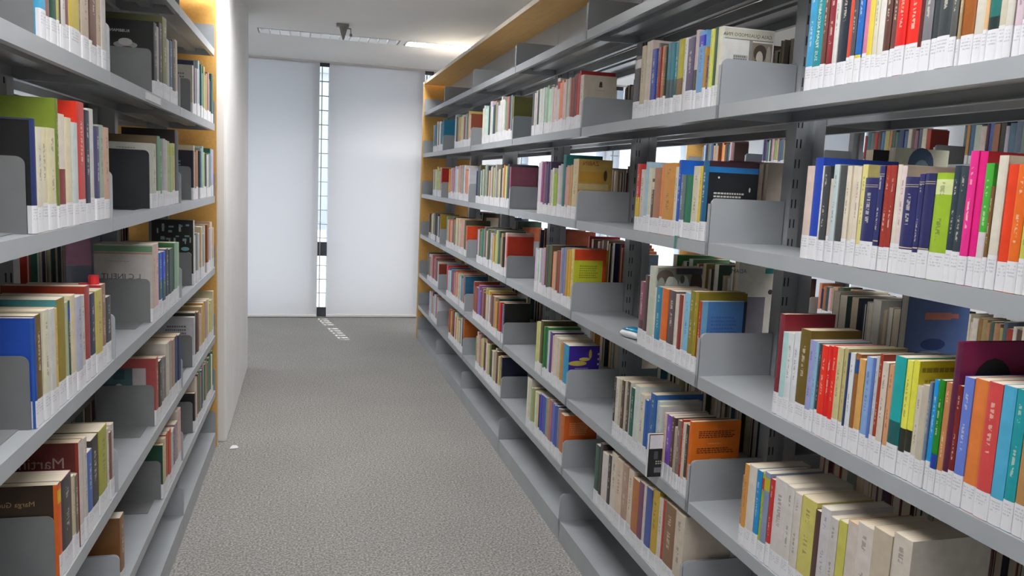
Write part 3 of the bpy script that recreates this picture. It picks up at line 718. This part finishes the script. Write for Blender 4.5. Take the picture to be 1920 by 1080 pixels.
# printed covers: r = rectangle, e = ellipse, l = ruled lines of small print, t = lettering ; u from the spine, v from the bottom, as fractions
NEWS = [('r', .04, .86, .98, .985, 'd2d0c0'), ('t', 'CASA QUASIMODO PINA', .95, .890, .062, '3a3a38', 1), ('r', .04, .855, .98, .86, '555550'), ('r', .52, .40, .58, .85, '8c8c88'),
        ('r', .58, .30, .97, .83, '8a7f70'), ('e', .74, .70, .13, .11, '4a4038'), ('e', .73, .63, .07, .10, 'c8c0b4'), ('e', .80, .46, .15, .12, '9c948c'), ('e', .90, .62, .05, .18, 'b0a89c'), ('e', .66, .48, .05, .14, '54483e'), ('r', .22, .40, .50, .66, 'b4b4b2'), ('l', .23, .42, .49, .65, 7, '6c6c6c')]
PRINTS = {
 'yellow': [('l', .05, .88, .97, .95, 1, '9a8410'), ('l', .10, .80, .60, .85, 1, 'a89410'), ('r', .02, .70, .98, .74, 'c4b008')],
 'case': [('r', .02, .66, .98, .98, 'e0e0e4'), ('r', .74, .72, .90, .90, '606068'), ('r', .14, .10, .60, .22, '70707c'), ('l', .16, .28, .54, .38, 2, 'b8b8a8'), ('r', .12, .42, .20, .60, '50505a')],
 'pattern': (lambda r: [('r', u, v, u+r.uniform(.03, .06), v+r.uniform(.05, .13), 'a4b0b4') for u in (.06, .18, .30, .43, .56, .70, .84) for v in [r.uniform(.60, .84)]] + [('r', u, v, u+r.uniform(.07, .14), v+r.uniform(.02, .04), '8ca4ac') for u, v in [(r.uniform(.03, .8), r.uniform(.44, .94)) for _ in range(12)]] + [('e', .2, .56, .10, .03, '7cb0b8'), ('e', .12, .46, .08, .05, 'b0acb0')])(random.Random(4)),
 'adams': [('t', 'ADAMS', .84, .84, .07, '0c6060', 0), ('r', .04, .84, .44, .90, '2c9898'), ('e', .30, .62, .05, .03, '303030'), ('e', .12, .56, .05, .045, 'c86058'), ('r', .05, .30, .20, .46, '2c8880'), ('r', .40, .10, .96, .56, '74707c'), ('e', .22, .20, .03, .025, '303030')],
 'portrait': [('e', .52, .86, .24, .15, '3c5474'), ('e', .50, .76, .16, .14, '7c98a4')],
 'bluebig': [('r', .30, .76, .72, .82, 'd08068'), ('r', .18, .77, .46, .81, 'c87868'), ('e', .55, .55, .20, .05, '1c3c7c'), ('e', .60, .40, .30, .10, '7ca0b8'), ('r', .0, .92, .5, 1, '8c88a8')],
 'blackr': [('l', .10, .86, .72, .95, 2, 'a8a8a8')],
 'text1': [('l', .20, .50, .70, .84, 5, '707074')],
 'navy2': [('e', .7, .5, .08, .12, '3048a0'), ('l', .3, .4, .4, .8, 6, '9098a8')],
 'magenta': [('e', .42, .70, .27, .20, '1c0c14'), ('e', .40, .60, .17, .16, '7c1850'), ('r', .60, .30, .62, .32, '401020'), ('l', .70, .62, .96, .84, 5, '8c3c34'), ('e', .40, .46, .25, .10, '200a18')],
 'news': NEWS,
 'black': [('r', .0, .86, 1, .93, '1c7cc4'), ('r', .0, .93, 1, 1.0, '40202c'), ('l', .12, .34, .74, .62, 7, 'd8d8d4'), ('e', .20, .80, .02, .014, 'e8e8e8'), ('e', .84, .66, .018, .03, 'e0e0e0')],
 'photo': [('r', .04, .50, .98, .99, '747a72'), ('e', .20, .88, .18, .09, '584c44'), ('e', .12, .70, .10, .18, '8c9488'), ('e', .34, .72, .16, .17, 'b8c0b8'), ('e', .30, .84, .07, .05, 'c8ccc4'), ('e', .60, .74, .12, .17, 'b0b8bc'), ('e', .56, .86, .05, .05, '4c4844'), ('e', .86, .79, .13, .19, '3c2c24'), ('e', .84, .70, .09, .09, '6c4630'), ('r', .42, .92, .98, .99, '3c3c48')],
 'bluecover': [('r', .0, .0, .13, 1, '6ca4c8'), ('l', .22, .50, .80, .80, 6, '3c64a4'), ('r', .93, .0, 1, 1, '1c2c44')],
 'orange': [('l', .14, .78, .88, .88, 4, '6a3008'), ('l', .34, .70, .62, .72, 1, 'e8b070'), ('l', .12, .58, .88, .66, 3, '7a3a0c'), ('l', .40, .50, .62, .52, 1, 'f0c080'), ('l', .12, .36, .88, .44, 3, '7a3a0c')],
 'emblem': [('e', .52, .84, .045, .05, '2c2620'), ('e', .52, .80, .06, .02, '4a4038'), ('l', .40, .71, .66, .73, 1, '9a9084')],
 'beige': [('r', .04, .62, .80, .80, 'b88c34'), ('e', .80, .74, .05, .09, '4c3428'), ('t', 'ZABIN', .60, .90, .10, '8c3428', 1), ('r', .0, .50, .9, .60, 'c8b484')],
 'lime': [('r', .0, .40, .90, .82, 'ccd030'), ('l', .18, .52, .76, .74, 6, '8c9420')],
 'violet': [('e', .30, .66, .30, .05, 'c8b850'), ('e', .52, .74, .18, .035, 'd0c058'), ('e', .70, .84, .05, .09, 'c8b850'), ('l', .22, .52, .70, .57, 2, 'c8c4e0'), ('r', .94, .62, .99, .66, 'e8e8ec'), ('r', .94, .72, .99, .76, 'e8e8ec'), ('r', .94, .82, .99, .86, 'e8e8ec')],
 'orange2': [('l', .16, .60, .72, .86, 7, 'e8a070')],
 'lblack': [('t', 'g', .70, .64, .14, 'e8e8e8', 0), ('r', .0, .985, 1, 1, '3c4460')],
 'lblue': [('t', 'G. JAEGER', .36, .88, .052, 'a8c8ec', 0), ('r', .0, .0, .03, 1, '2c60b8')],
 'lorange': [('r', .06, .44, .70, .64, '9c4418'), ('r', .06, .52, .36, .66, 'e06018'), ('t', 'Marga Guerra', .26, .79, .075, 'c0a070', 0), ('r', .0, .0, .05, 1, 'e06a18')],
 'martin': [('t', 'Martin', .16, .765, .145, 'a09088', 0), ('r', .0, .70, 1, .725, 'b8a490'), ('r', .0, .0, .04, 1, '8c3020')],
 'lfan': [('t', 'RUBBMAN FONKA', .44, .83, .055, 'd8d8d8', 0), ('e', .52, .66, .22, .05, '9c9c9c'), ('e', .52, .70, .13, .05, 'c0c0c0'), ('e', .50, .57, .17, .07, '8c2420'), ('e', .46, .60, .10, .04, '3c1010')],
 'lwhite': [('t', 'Bruno L Summano', .28, .80, .062, '54564e', 0), ('l', .30, .90, .66, .93, 1, '8c8c84')],
 'lcream': [('r', .0, .91, 1, .985, '6c9474'), ('r', .0, .88, 1, .90, 'b88c74'), ('l', .40, .78, .78, .79, 1, '84807c'), ('t', 'L C INELIT', .20, .56, .10, '4c4c4c', 0)],
 'lbrick': [('r', .18, .34, 1, .86, '48686c'), ('r', .18, .34, .42, .86, 'b8b0b4'), ('e', .66, .58, .07, .06, 'c8ccc8'), ('r', .54, .42, .80, .48, 'b8bcb8'), ('r', .60, .34, .74, .42, 'a8aca8'), ('r', .56, .70, .76, .84, '2c4c58')],
}
FONT = None
def text_polys(s, size):
    cu = bpy.data.curves.new('txt', 'FONT'); cu.body = s; cu.size = 1.0; cu.resolution_u = 2
    ob = bpy.data.objects.new('txt', cu); COL.objects.link(ob)
    me = bpy.data.meshes.new_from_object(ob.evaluated_get(bpy.context.evaluated_depsgraph_get()))
    vs = [v.co.copy() for v in me.vertices]; fs = [tuple(p.vertices) for p in me.polygons]
    bpy.data.objects.remove(ob); bpy.data.curves.remove(cu); bpy.data.meshes.remove(me)
    return [(v.x*size, v.y*size) for v in vs], fs
def print_mesh(items, d, h, sx, seed):
    mb = MB(); rnd = random.Random(seed); lay = 0
    for it in items:
        lay += 1; y = -0.0003 - lay*0.00012
        k = it[0]; col = alb(it[5]) if k in 're' else alb(it[6]) if k == 'l' else alb(it[5])
        if k == 'r':
            _, u0, v0, u1, v1, _c = it
            mb.face([(u0*d, y, v0*h), (u1*d, y, v0*h), (u1*d, y, v1*h), (u0*d, y, v1*h)], col)
        elif k == 'e':
            _, cu, cvv, ru, rv, _c = it
            mb.face([((cu+ru*math.cos(a*math.pi/8))*d, y, (cvv+rv*math.sin(a*math.pi/8))*h) for a in range(16)], col)
        elif k == 'l':
            _, u0, v0, u1, v1, n, _c = it
            for i in range(n):
                va = v1 - (i+0.62)*(v1-v0)/n; vb = v1 - i*(v1-v0)/n - 0.1*(v1-v0)/n
                u = u0; end = u1 - rnd.uniform(0, .15)*(u1-u0)
                while u < end:
                    w = rnd.uniform(.03, .09)*(u1-u0)+.012
                    mb.face([(u*d, y, va*h), (min(u+w, u1)*d, y, va*h), (min(u+w, u1)*d, y, vb*h), (u*d, y, vb*h)], col); u += w + .014
        else:
            _, s, u, v, size, _c, mir = it
            vs, fs = text_polys(s, size*h)
            sg = -1 if mir else 1
            for f in fs: mb.face([(u*d + sg*vs[i][0], y, v*h + vs[i][1]) for i in f], col)
    return mb.mesh('cover_print', PRINT, sx=sx, attrs=True)

def cname(hx):
    import colorsys
    r, g, b = [int(hx[i:i+2], 16)/255 for i in (0, 2, 4)]
    hh, s, v = colorsys.rgb_to_hsv(r, g, b); hh *= 360
    if s < 0.13: return 'black' if v < .2 else 'dark grey' if v < .42 else 'grey' if v < .72 else 'white'
    if v < .2: return 'black'
    if s < 0.30 and v > .68: return 'cream' if 20 < hh < 75 else 'pale green' if hh < 165 and hh > 75 else 'pale blue' if hh < 270 and hh > 165 else 'pale pink'
    p = 'dark ' if v < .42 else 'light ' if (v > .8 and s < .5) else ''
    if hh < 12 or hh >= 345: n = 'red'
    elif hh < 40: n = 'brown' if v < .72 else 'orange'
    elif hh < 52: n = 'olive brown' if v < .6 else 'tan' if s < .5 else 'golden yellow'
    elif hh < 68: n = 'olive' if v < .7 else 'yellow'
    elif hh < 90: n = 'lime green'
    elif hh < 165: n = 'green'
    elif hh < 195: n = 'teal'
    elif hh < 250: n = 'navy blue' if v < .48 else 'blue'; 
    elif hh < 290: n = 'violet'
    else: n = 'magenta'
    if n == 'navy blue': p = ''
    return p + n
ORD = ['first', 'second', 'third', 'fourth', 'fifth', 'sixth', 'seventh', 'eighth', 'ninth', 'tenth', 'eleventh', 'twelfth', 'thirteenth', 'fourteenth', 'fifteenth', 'sixteenth', 'seventeenth', 'eighteenth', 'nineteenth', 'twentieth']
def ordinal(n): return ORD[n] if n < 20 else '%d%s' % (n+1, {1: 'st', 2: 'nd', 3: 'rd'}.get((n+1) % 10, 'th'))
LEVEL = dict(B='top', C='second', D='third', E='fourth', F='fifth')
BAY = {('R', 1): 'nearest right bay', ('R', 2): 'second right bay', ('R', 3): 'third right bay', ('L', 0): 'nearest left bay', ('L', 1): 'second left bay'}
def jitter(hx, rnd, a=16):
    return ''.join('%02x' % max(8, min(245, int(hx[i:i+2], 16)+rnd.randint(-a, a))) for i in (0, 2, 4))
def place(side, x, y, z):
    if side == 'R': return (XR+x, y, z)
    return (XL - math.cos(AL)*x - math.sin(AL)*y, YL - math.sin(AL)*x + math.cos(AL)*y, z)
def prep(side, lv, bay, data):
    rnd = random.Random('%s%s%d' % (side, lv, bay))
    out = []
    for b in data:
        y, t, h, c = b[:4]; o = dict(b[4]) if len(b) > 4 else {}
        n = 1
        lim = 82
        if (side, bay) == ('R', 3):
            if t > 36 and b is not data[0]: n = max(2, round(t/26))
        elif t > lim: n = max(2, round(t/55))
        for i in range(n):
            oo = o if i == 0 else {k: v for k, v in o.items() if k not in ('cov', 'cc', 'd')}
            out.append([y + t*i/n, t/n - (0.5 if n > 1 else 0), h - (rnd.uniform(0, 9) if i else 0), c if i == 0 else jitter(c, rnd, 34), oo])
    if side == 'R':
        joint = (YR + (bay-1+0) )*1000
        joint = (YR + bay - 1)*1000
        lo = joint + 16
        if out[0][0] < lo:
            s = lo - out[0][0]
            for b in out: b[0] += s
        nx = joint + 1000 - 6
        return [b for b in out if b[0]+b[1] < nx]
    jt = bay*1000 - 7
    e = out[-1][0] + out[-1][1]; s0 = out[0][0]
    k = (jt - s0)/(e - s0)
    if k < 1 or True:
        for b in out: b[0] = s0 + (b[0]-s0)*k; b[1] *= k; b[1] -= 0.15
    return out
GROUPS = {'R': 'books on the right shelves', 'L': 'books on the left shelves'}
EXTRA = []
def make_books():
    for (side, lv, bay), data in BK.items():
        bs = prep(side, lv, bay, data); rnd = random.Random('%s/%s/%d' % (side, lv, bay)); sx = 1 if side == 'R' else -1
        nb = len(bs)
        if side == 'L' and bay in (0, 1) and lv != 'F' or (side == 'L' and bay == 1):
            y0 = bs[0][0]/1000 - 0.004
            black = (lv == 'C' and bay == 1)
            bookend(side, y0, Z[lv], 0.172 if black else 0.132, DARKSTEEL if black else BOOKEND,
                    '%s metal bookend holding the %s shelf books of the %s' % ('black' if black else 'grey', LEVEL[lv], BAY[(side, bay)]))
        for i, (y, t, h, col, o) in enumerate(bs):
            if (side, bay) == ('R', 3) and i > 0 and 'cov' not in o:
                EXTRA.append((lv, y/1000, t/1000, h/1000, col, o)); continue
            t /= 1000; h /= 1000; y /= 1000
            d = o.get('d', 0)/1000 or min(0.165, max(0.118, h*rnd.uniform(.62, .70)))
            if 'd' in o and 'cc' not in o and 'cov' not in o: o = dict(o, cc=col)
            cv, pg, lb = MB(), MB(), MB()
            book_geo(cv, pg, lb, 0, 0, 0, t, h, d, col, o, rnd)
            thick = 'thin ' if t < .0125 else 'thick ' if t > .035 else ''
            kind = 'hardback' if o.get('hb') else 'paperback'
            label = '%s%s %s, %s from the far end, %s shelf, %s' % (thick, cname(col), kind, ordinal(nb-1-i), LEVEL[lv], BAY[(side, bay)])
            if (side, bay) == ('R', 3): label = '%s book with a printed cover facing the aisle end, %s shelf, third right bay' % (cname(o.get('cc', col)), LEVEL[lv])
            back = 0.003 + rnd.uniform(0, 0.004) - o.get('out', 0)/1000
            ob = link('book', cv.mesh('book', BOOK, sx=sx, attrs=True), loc=place(side, back, y, Z[lv]+0.0004), rotz=AL if side == 'L' else 0,
                      label=label, cat='book', group=GROUPS[side])
            link('pages', pg.mesh('pages', PAPER, sx=sx), ob)
            if lb.f: link('spine_label', lb.mesh('spine_label', STICKER, sx=sx, attrs=True), ob)
            if 'cov' in o: link('cover_print', print_mesh(PRINTS[o['cov']], d, h, sx, label), ob)
            if o.get('txt'):
                vs, fs = text_polys('SUS TEJAM NEGAS', 0.0125); tm = MB()
                for f in fs: tm.face([(-0.0016, t*0.5+0.004-vs[j][1], 0.056+vs[j][0]) for j in f][::-1], (0.72, 0.78, 0.76))
                link('spine_title', tm.mesh('spine_title', PRINT, attrs=True), ob)
            if (side, lv, bay) == ('R', 'C', 2) and y <= 1.98 < y+t:
                rb = MB(); rb.box(-0.0115, -0.0105, 0.004, 0.012, -0.030, 0.004); rb.box(-0.0115, 0.01, 0.004, 0.012, 0.003, 0.004)
                link('bookmark_ribbon', rb.mesh('bookmark_ribbon', RIBBON), ob)
            if (side, lv, bay) == ('L', 'D', 0) and i == nb-2:
                rb = MB(); rb.cyl(0.02, t*0.5, h+0.0002, h+0.020, 0.012, 0.011, n=14); rb.box(0.012, 0.05, t*0.5-0.008, t*0.5+0.008, h-0.01, h+0.002)
                link('page_marker', rb.mesh('page_marker', REDPLASTIC, sx=sx), ob)
RIBBON = noise_mat('green_ribbon', (0.02, 0.22, 0.17), (0.03, 0.27, 0.2), 60, rough=0.5)
REDPLASTIC = noise_mat('red_plastic', (0.55, 0.02, 0.03), (0.62, 0.03, 0.04), 60, rough=0.35)
def bookend(side, y, z, h, mat, label):
    sx = 1 if side == 'R' else -1
    r = link('bookend', None, loc=place(side, 0.012, y, z+0.0005), rotz=AL if side == 'L' else 0, label=label, cat='bookend', group='loose metal bookends')
    w = 0.165; rr = 0.014
    pts = [(0, 0), (w, 0), (w, h)] + [(rr+rr*math.cos(math.pi/2*(1+k/5)), h-rr+rr*math.sin(math.pi/2*(1+k/5))) for k in range(6)]
    mb = MB(); mb.prism(pts, 0, 0.0015, 1); link('upright', mb.mesh('upright', mat, sx=sx), r)
    mb = MB(); mb.box(0.02, w-0.02, -0.11, 0, 0, 0.0012); link('foot', mb.mesh('foot', mat, sx=sx), r)
make_books()

def single(side, y, lv, t, h, d, col, o, pr, where, rear=False, text=None):
    rnd = random.Random(str((side, y, lv))); cv, pg, lb = MB(), MB(), MB()
    sx = 1 if side == 'R' else -1
    if rear: sx = -sx
    book_geo(cv, pg, lb, 0, 0, 0, t-0.0008, h, d, col, o, rnd)
    x = ROW_W-0.006 if rear else 0.005
    label = text or '%s covered book facing the aisle, nearest on the %s shelf, %s' % (cname(o.get('cc', col)), LEVEL[lv], where)
    ob = link('book', cv.mesh('book', BOOK, sx=sx, attrs=True), loc=place(side, x, y, Z[lv]+0.0004), rotz=AL if side == 'L' else 0, label=label, cat='book', group=GROUPS[side])
    link('pages', pg.mesh('pages', PAPER, sx=sx), ob)
    link('spine_label', lb.mesh('spine_label', STICKER, sx=sx, attrs=True), ob)
    if pr: link('cover_print', print_mesh(PRINTS[pr], d, h, sx, label), ob)
    return ob
PR4 = {'C': None, 'D': None}
PL2 = {'B': ('c8c4b8', .185, 'text1'), 'C': ('12182c', .195, 'navy2'), 'D': ('14201f', .262, 'pattern'), 'E': ('c4c4c8', .205, 'text1'), 'F': ('0c1012', .165, None)}
single('R', 1.47, 'D', .022, .27, .17, '8ca0c8', {'cc': '5470a8'}, 'bluebig', '', True, 'tall blue picture book with orange lettering, standing behind the third shelf books')
single('R', 2.195, 'D', .026, .265, .165, 'd8d4c0', {'cc': 'd8d6cc'}, 'adams', '', True, 'white book with teal lettering, standing at the rear of second right bay')
single('R', 1.66, 'C', .03, .245, .15, '24242a', {'cc': '1c1c20'}, 'blackr', '', True, 'black book with small white lettering, behind the second shelf books')
single('R', 1.585, 'C', .022, .248, .15, 'c8c4b0', {'cc': 'c8c8b4'}, 'portrait', '', True, 'cream book with a blue head on its cover, behind second shelf books')
single('R', 1.99, 'B', .03, .15, .15, '8c1c20', {'cc': '8c2024'}, None, '', True, 'low dark red book behind the white newsprint cover on top shelf')

single('L', 0.035, 'F', .045, .192, .14, '8c6440', {'cc': '7c5430'}, None, '', False, 'thick brown book standing alone near the joint on the lowest left book shelf')

# the farther books, too small to tell apart, as one mass
def mass_books():
    cv, pg, lb = MB(), MB(), MB()
    W = 'e0dfda d8d4c8 dcd0b8 c8b89a b08060 9c3428 384050 2c3c6c 4c6888 7c8c80 a8a060 d09848 c8c0b0 604840 8c5c70 405c50 c86840 506070 303030 d8ccbc'.split()
    def fill(place_fn, lv, ya, yb, cols, rnd, covers=True, tall=None, tmin=.012, tmax=.034, lab=True, h0=(.185, .225)):
        y = ya; i = 0
        while True:
            t = rnd.uniform(tmin, tmax)
            if y + t > yb: break
            h = rnd.uniform(*h0); d = h*rnd.uniform(.62, .7)
            c = cols[i] if i < len(cols) else jitter(rnd.choice(cols), rnd, 28)
            o = {'hb': 1} if rnd.random() < .12 else {}
            c_, p_, l_ = MB(), MB(), MB()
            book_geo(c_, p_, l_ if lab else None, 0.003+rnd.uniform(0, .006), y, 0, t-0.0008, h, d, c, o, rnd)
            for src, dst in ((c_, cv), (p_, pg), (l_, lb)):
                i0 = len(dst.v); dst.v += [place_fn(x, yy, zz+Z[lv]+0.0004) for x, yy, zz in src.v]
                dst.f += [tuple(k+i0 for k in f) for f in src.f]; dst.c += src.c; dst.uv += src.uv
            y += t; i += 1
            if rnd.random() < 0.015: y += rnd.uniform(.02, .06)
    far = {
     (4, 'B'): (.66, '7c7c40 9090a0 404850 b07468 7c9c84 d8dcd8 e2e4e2 e0e0dc e2e2e0'), (4, 'C'): (.78, 'a86078 405060 507878 d8dc90 d8904c e0dfdc 404040 d0c8a8 888c80 b8b4ac'),
     (4, 'D'): (.72, 'd03c1c e0c0c4 34302c c0a070 6c7458 506c60 b8c880 d8c040'), (4, 'E'): (.76, '101820 8078b8 c82c20 d84830 204c40 d0a050 b89070 604030 905040 8c7080 d8d8e0'),
     (4, 'F'): (.62, '1c2444 b0a060 d0c090 6c4c34 dcd0c0 b8a890 d8d0bc 2c2c34'),
     (5, 'B'): (.6, '904830 d8c4bc d8c0b8 d0b878 302c2c a0a0a8 9898a4'), (5, 'C'): (.72, 'd8d8e4 f0b020 e0a098 d83020 e0e0dc 9ca4a0 b0b0ac a8a098'),
     (5, 'D'): (.78, 'e04c14 b07c50 504c38 7c9c78 d8b098 d89c94 e0b0a4 d8d0bc'), (5, 'E'): (.68, '2c6488 a04838 c09878 8890a8 2c80a0 c4d4d4 dcd4b8 c83820'),
     (5, 'F'): (.55, 'bc6424 1c2030 d8dce0 8c9088 d8d4bc d0b888 a84028'),
     (6, 'B'): (.5, '0c84ac 5490b0 403c44 dcdce0 dfe0e0'), (6, 'C'): (.42, 'b01c14 a0785c d0c0a0 d4c890'), (6, 'D'): (.58, 'a88820 dcd8c0 2c3454 d8dcdc 484c60 5c2c30'),
     (6, 'E'): (.58, '8c3410 d8ccc4 403840 904c50 c46c78 d08088'), (6, 'F'): (.42, 'd8d8e4 d0c0b0 a07058 c08c88'),
    }
    R_ = lambda x, y, z: (XR+x, y, z)
    def one(place_fn, lv, y, t, h, c, o, rnd):
        c_, p_, l_ = MB(), MB(), MB()
        book_geo(c_, p_, l_, 0.004+rnd.uniform(0, .003), y, 0, t, h, o.get('d', 0)/1000 or h*.66, c, o, rnd)
        for src, dst in ((c_, cv), (p_, pg), (l_, lb)):
            i0 = len(dst.v); dst.v += [place_fn(x, yy, zz+Z[lv]+0.0004) for x, yy, zz in src.v]
            dst.f += [tuple(k+i0 for k in f) for f in src.f]; dst.c += src.c; dst.uv += src.uv
    rx = random.Random(5)
    for lv, y, t, h, c, o in EXTRA: one(R_, lv, y, t, h, c, o, rx)
    for (bay, lv), (f, cs) in far.items():
        ya = YR + bay - 1 + .018; cs = cs.split()
        if bay == 4:
            single('R', ya, lv, .024, .205, .135, cs[0], {}, PR4.get(lv), 'fourth right bay'); ya += .026; cs = cs[1:]
        fill(R_, lv, ya, ya+f, cs, random.Random('far%d%s' % (bay, lv)), tmin=.020, tmax=.045)
    left = {'B': 'd0ccb8 2c3050 a89098 d4d8d8 a8c0c8 2c4460 4c8078 88a088 b0a878', 'C': '14182c d0c4a8 9c7058 b07850 205868 98a0a0 98c0cc c0cc68 1c3044 d8dcd8 90949c',
            'D': 'd8dcd8 d8d8d8 989c9c d8dce0 b87040 d8c8a8 8c9090 d0ccc4 d8d4d4', 'E': 'd0d0d0 303438 70483c c8b890 d0c0a0 c8b488 d09824 d0c8a0', 'F': '141a1a d8ccc0 d0b4ac 7c6454 407858 a88c74 384c70'}
    L_ = lambda x, y, z: place('L', x, y, z)
    for lv, cs in left.items():
        cs = cs.split(); c0, hh0, pr = PL2[lv]
        single('L', 1.330, lv, .030, hh0, .155, cs[0], {'cc': c0}, pr, 'third left bay')
        fill(L_, lv, 1.362, 1.994, cs[1:], random.Random('left'+lv), tmin=.028, tmax=.055)
    # rear faces of the two rows, and the next row
    rn = random.Random(11)
    busy = {(0, 'D'): [(.83, 1.22), (1.50, 1.775)], (1, 'D'): [(2.222, 2.70)], (0, 'C'): [(.83, 1.10)], (1, 'B'): [(2.03, 2.25)], (0, 'B'): [], (1, 'C'): [(2.1, 2.72)], (0, 'E'): [(.83, 1.78)], (1, 'E'): [(1.9, 2.77)]}
    for k in range(0, 6):
        for lv in 'BCDEF':
            f = rn.uniform(.45, .92) if lv in 'DEF' else rn.uniform(.2, .5)
            ya = YR + k + .016 + rn.uniform(0, .94-f)
            for ra, rb_ in busy.get((k, lv), [(ya, ya+f)]):
                fill(lambda x, y, z: (XR+ROW_W-x, y, z), lv, ra, rb_, [rn.choice(W) for _ in range(12)], random.Random('rear%d%s' % (k, lv)), h0=(.19, .235))
            f = rn.uniform(.5, .95); ya = YR + k + .016 + rn.uniform(0, .96-f)
            fill(lambda x, y, z: (XN+x, y, z), lv, ya, ya+f, [rn.choice(W) for _ in range(12)], random.Random('next%d%s' % (k, lv)), tmin=.016, tmax=.04)
    for k in range(-1, 2):
        for lv in 'BCDEF':
            f = rn.uniform(.6, .95); ya = k + .006 + rn.uniform(0, .98-f)
            fill(lambda x, y, z: place('L', ROW_W-x, y, z), lv, ya, ya+f, [rn.choice(W) for _ in range(12)], random.Random('lrear%d%s' % (k, lv)), h0=(.19, .235))
    allm = MB()
    for m_ in (cv, pg, lb):
        i0 = len(allm.v); allm.v += m_.v; allm.f += [tuple(k+i0 for k in f) for f in m_.f]; allm.c += m_.c; allm.uv += [None]*len(m_.f)
    me = allm.mesh('distant_books', MASS, attrs=True)
    bm = bmesh.new(); bm.from_mesh(me); bmesh.ops.recalc_face_normals(bm, faces=bm.faces); bm.to_mesh(me); bm.free()
    link('distant_books', me, kind='stuff', label='small distant books filling the farther and rear shelves', cat='books')
mass_books()
for lv in 'BCDEF':
    bookend('L', 1.325, Z[lv], 0.132, BOOKEND, 'grey metal bookend holding the %s shelf books of the farthest left bay' % LEVEL[lv])

# ------------------------------------------------------------------ small things
def puffy(name, lx, ly, lz, mat_, parent, z0=0.0):
    mb = MB(); n = 8
    top = lambda u, v: lz*(max(0.0, (1-u**4)*(1-v**4)))**0.5
    P = lambda i, j, s: ((i/n*2-1)*lx/2, (j/n*2-1)*ly/2, z0 + lz*0.5 + s*0.5*top(i/n*2-1, j/n*2-1))
    for i in range(n):
        for j in range(n):
            for s in (-1, 1):
                mb.face([P(i, j, s), P(i+1, j, s), P(i+1, j+1, s), P(i, j+1, s)])
    me = mb.mesh(name, mat_); bm = bmesh.new(); bm.from_mesh(me); bmesh.ops.remove_doubles(bm, verts=bm.verts, dist=1e-6); bmesh.ops.recalc_face_normals(bm, faces=bm.faces); bm.to_mesh(me); bm.free()
    for p in me.polygons: p.use_smooth = True
    return link(name, me, parent)
BLUEFILM = noise_mat('blue_plastic_film', (0.01, 0.20, 0.40), (0.03, 0.34, 0.55), 40, rough=0.2)
WHITEFILM = noise_mat('white_paper_pack', (0.66, 0.68, 0.70), (0.76, 0.77, 0.78), 40, rough=0.5)
tp = link('tissue_packet', None, loc=(1.022, 2.29, Z['D']+0.0005), rotz=0.35, label='small white and blue tissue packet lying on third shelf beside the books', cat='packet')
puffy('wrapper', 0.062, 0.095, 0.026, WHITEFILM, tp)
puffy('blue_film', 0.050, 0.070, 0.012, BLUEFILM, tp, z0=0.020)
sc = MB(); sc.face([(-0.02, -0.01, 0.002), (0.018, -0.012, 0.004), (0.021, 0.010, 0.002), (-0.016, 0.012, 0.006)]); sc.face([(-0.016, 0.012, 0.006), (0.021, 0.010, 0.002), (0.012, 0.022, 0.008), (-0.008, 0.021, 0.010)])
build('paper_scrap', sc, WHITEFILM, loc=(-0.315, 4.06, 0.0), label='tiny white paper scrap on the carpet near the pillar', cat='paper')
lh = MB(); lh.box(-0.002, -0.0002, 0.40, 0.62, -0.026, -0.006)
link('label_holder', lh.mesh('label_holder', WHITEFILM, sx=-1), row_l, loc=(0, 0, Z['B']))
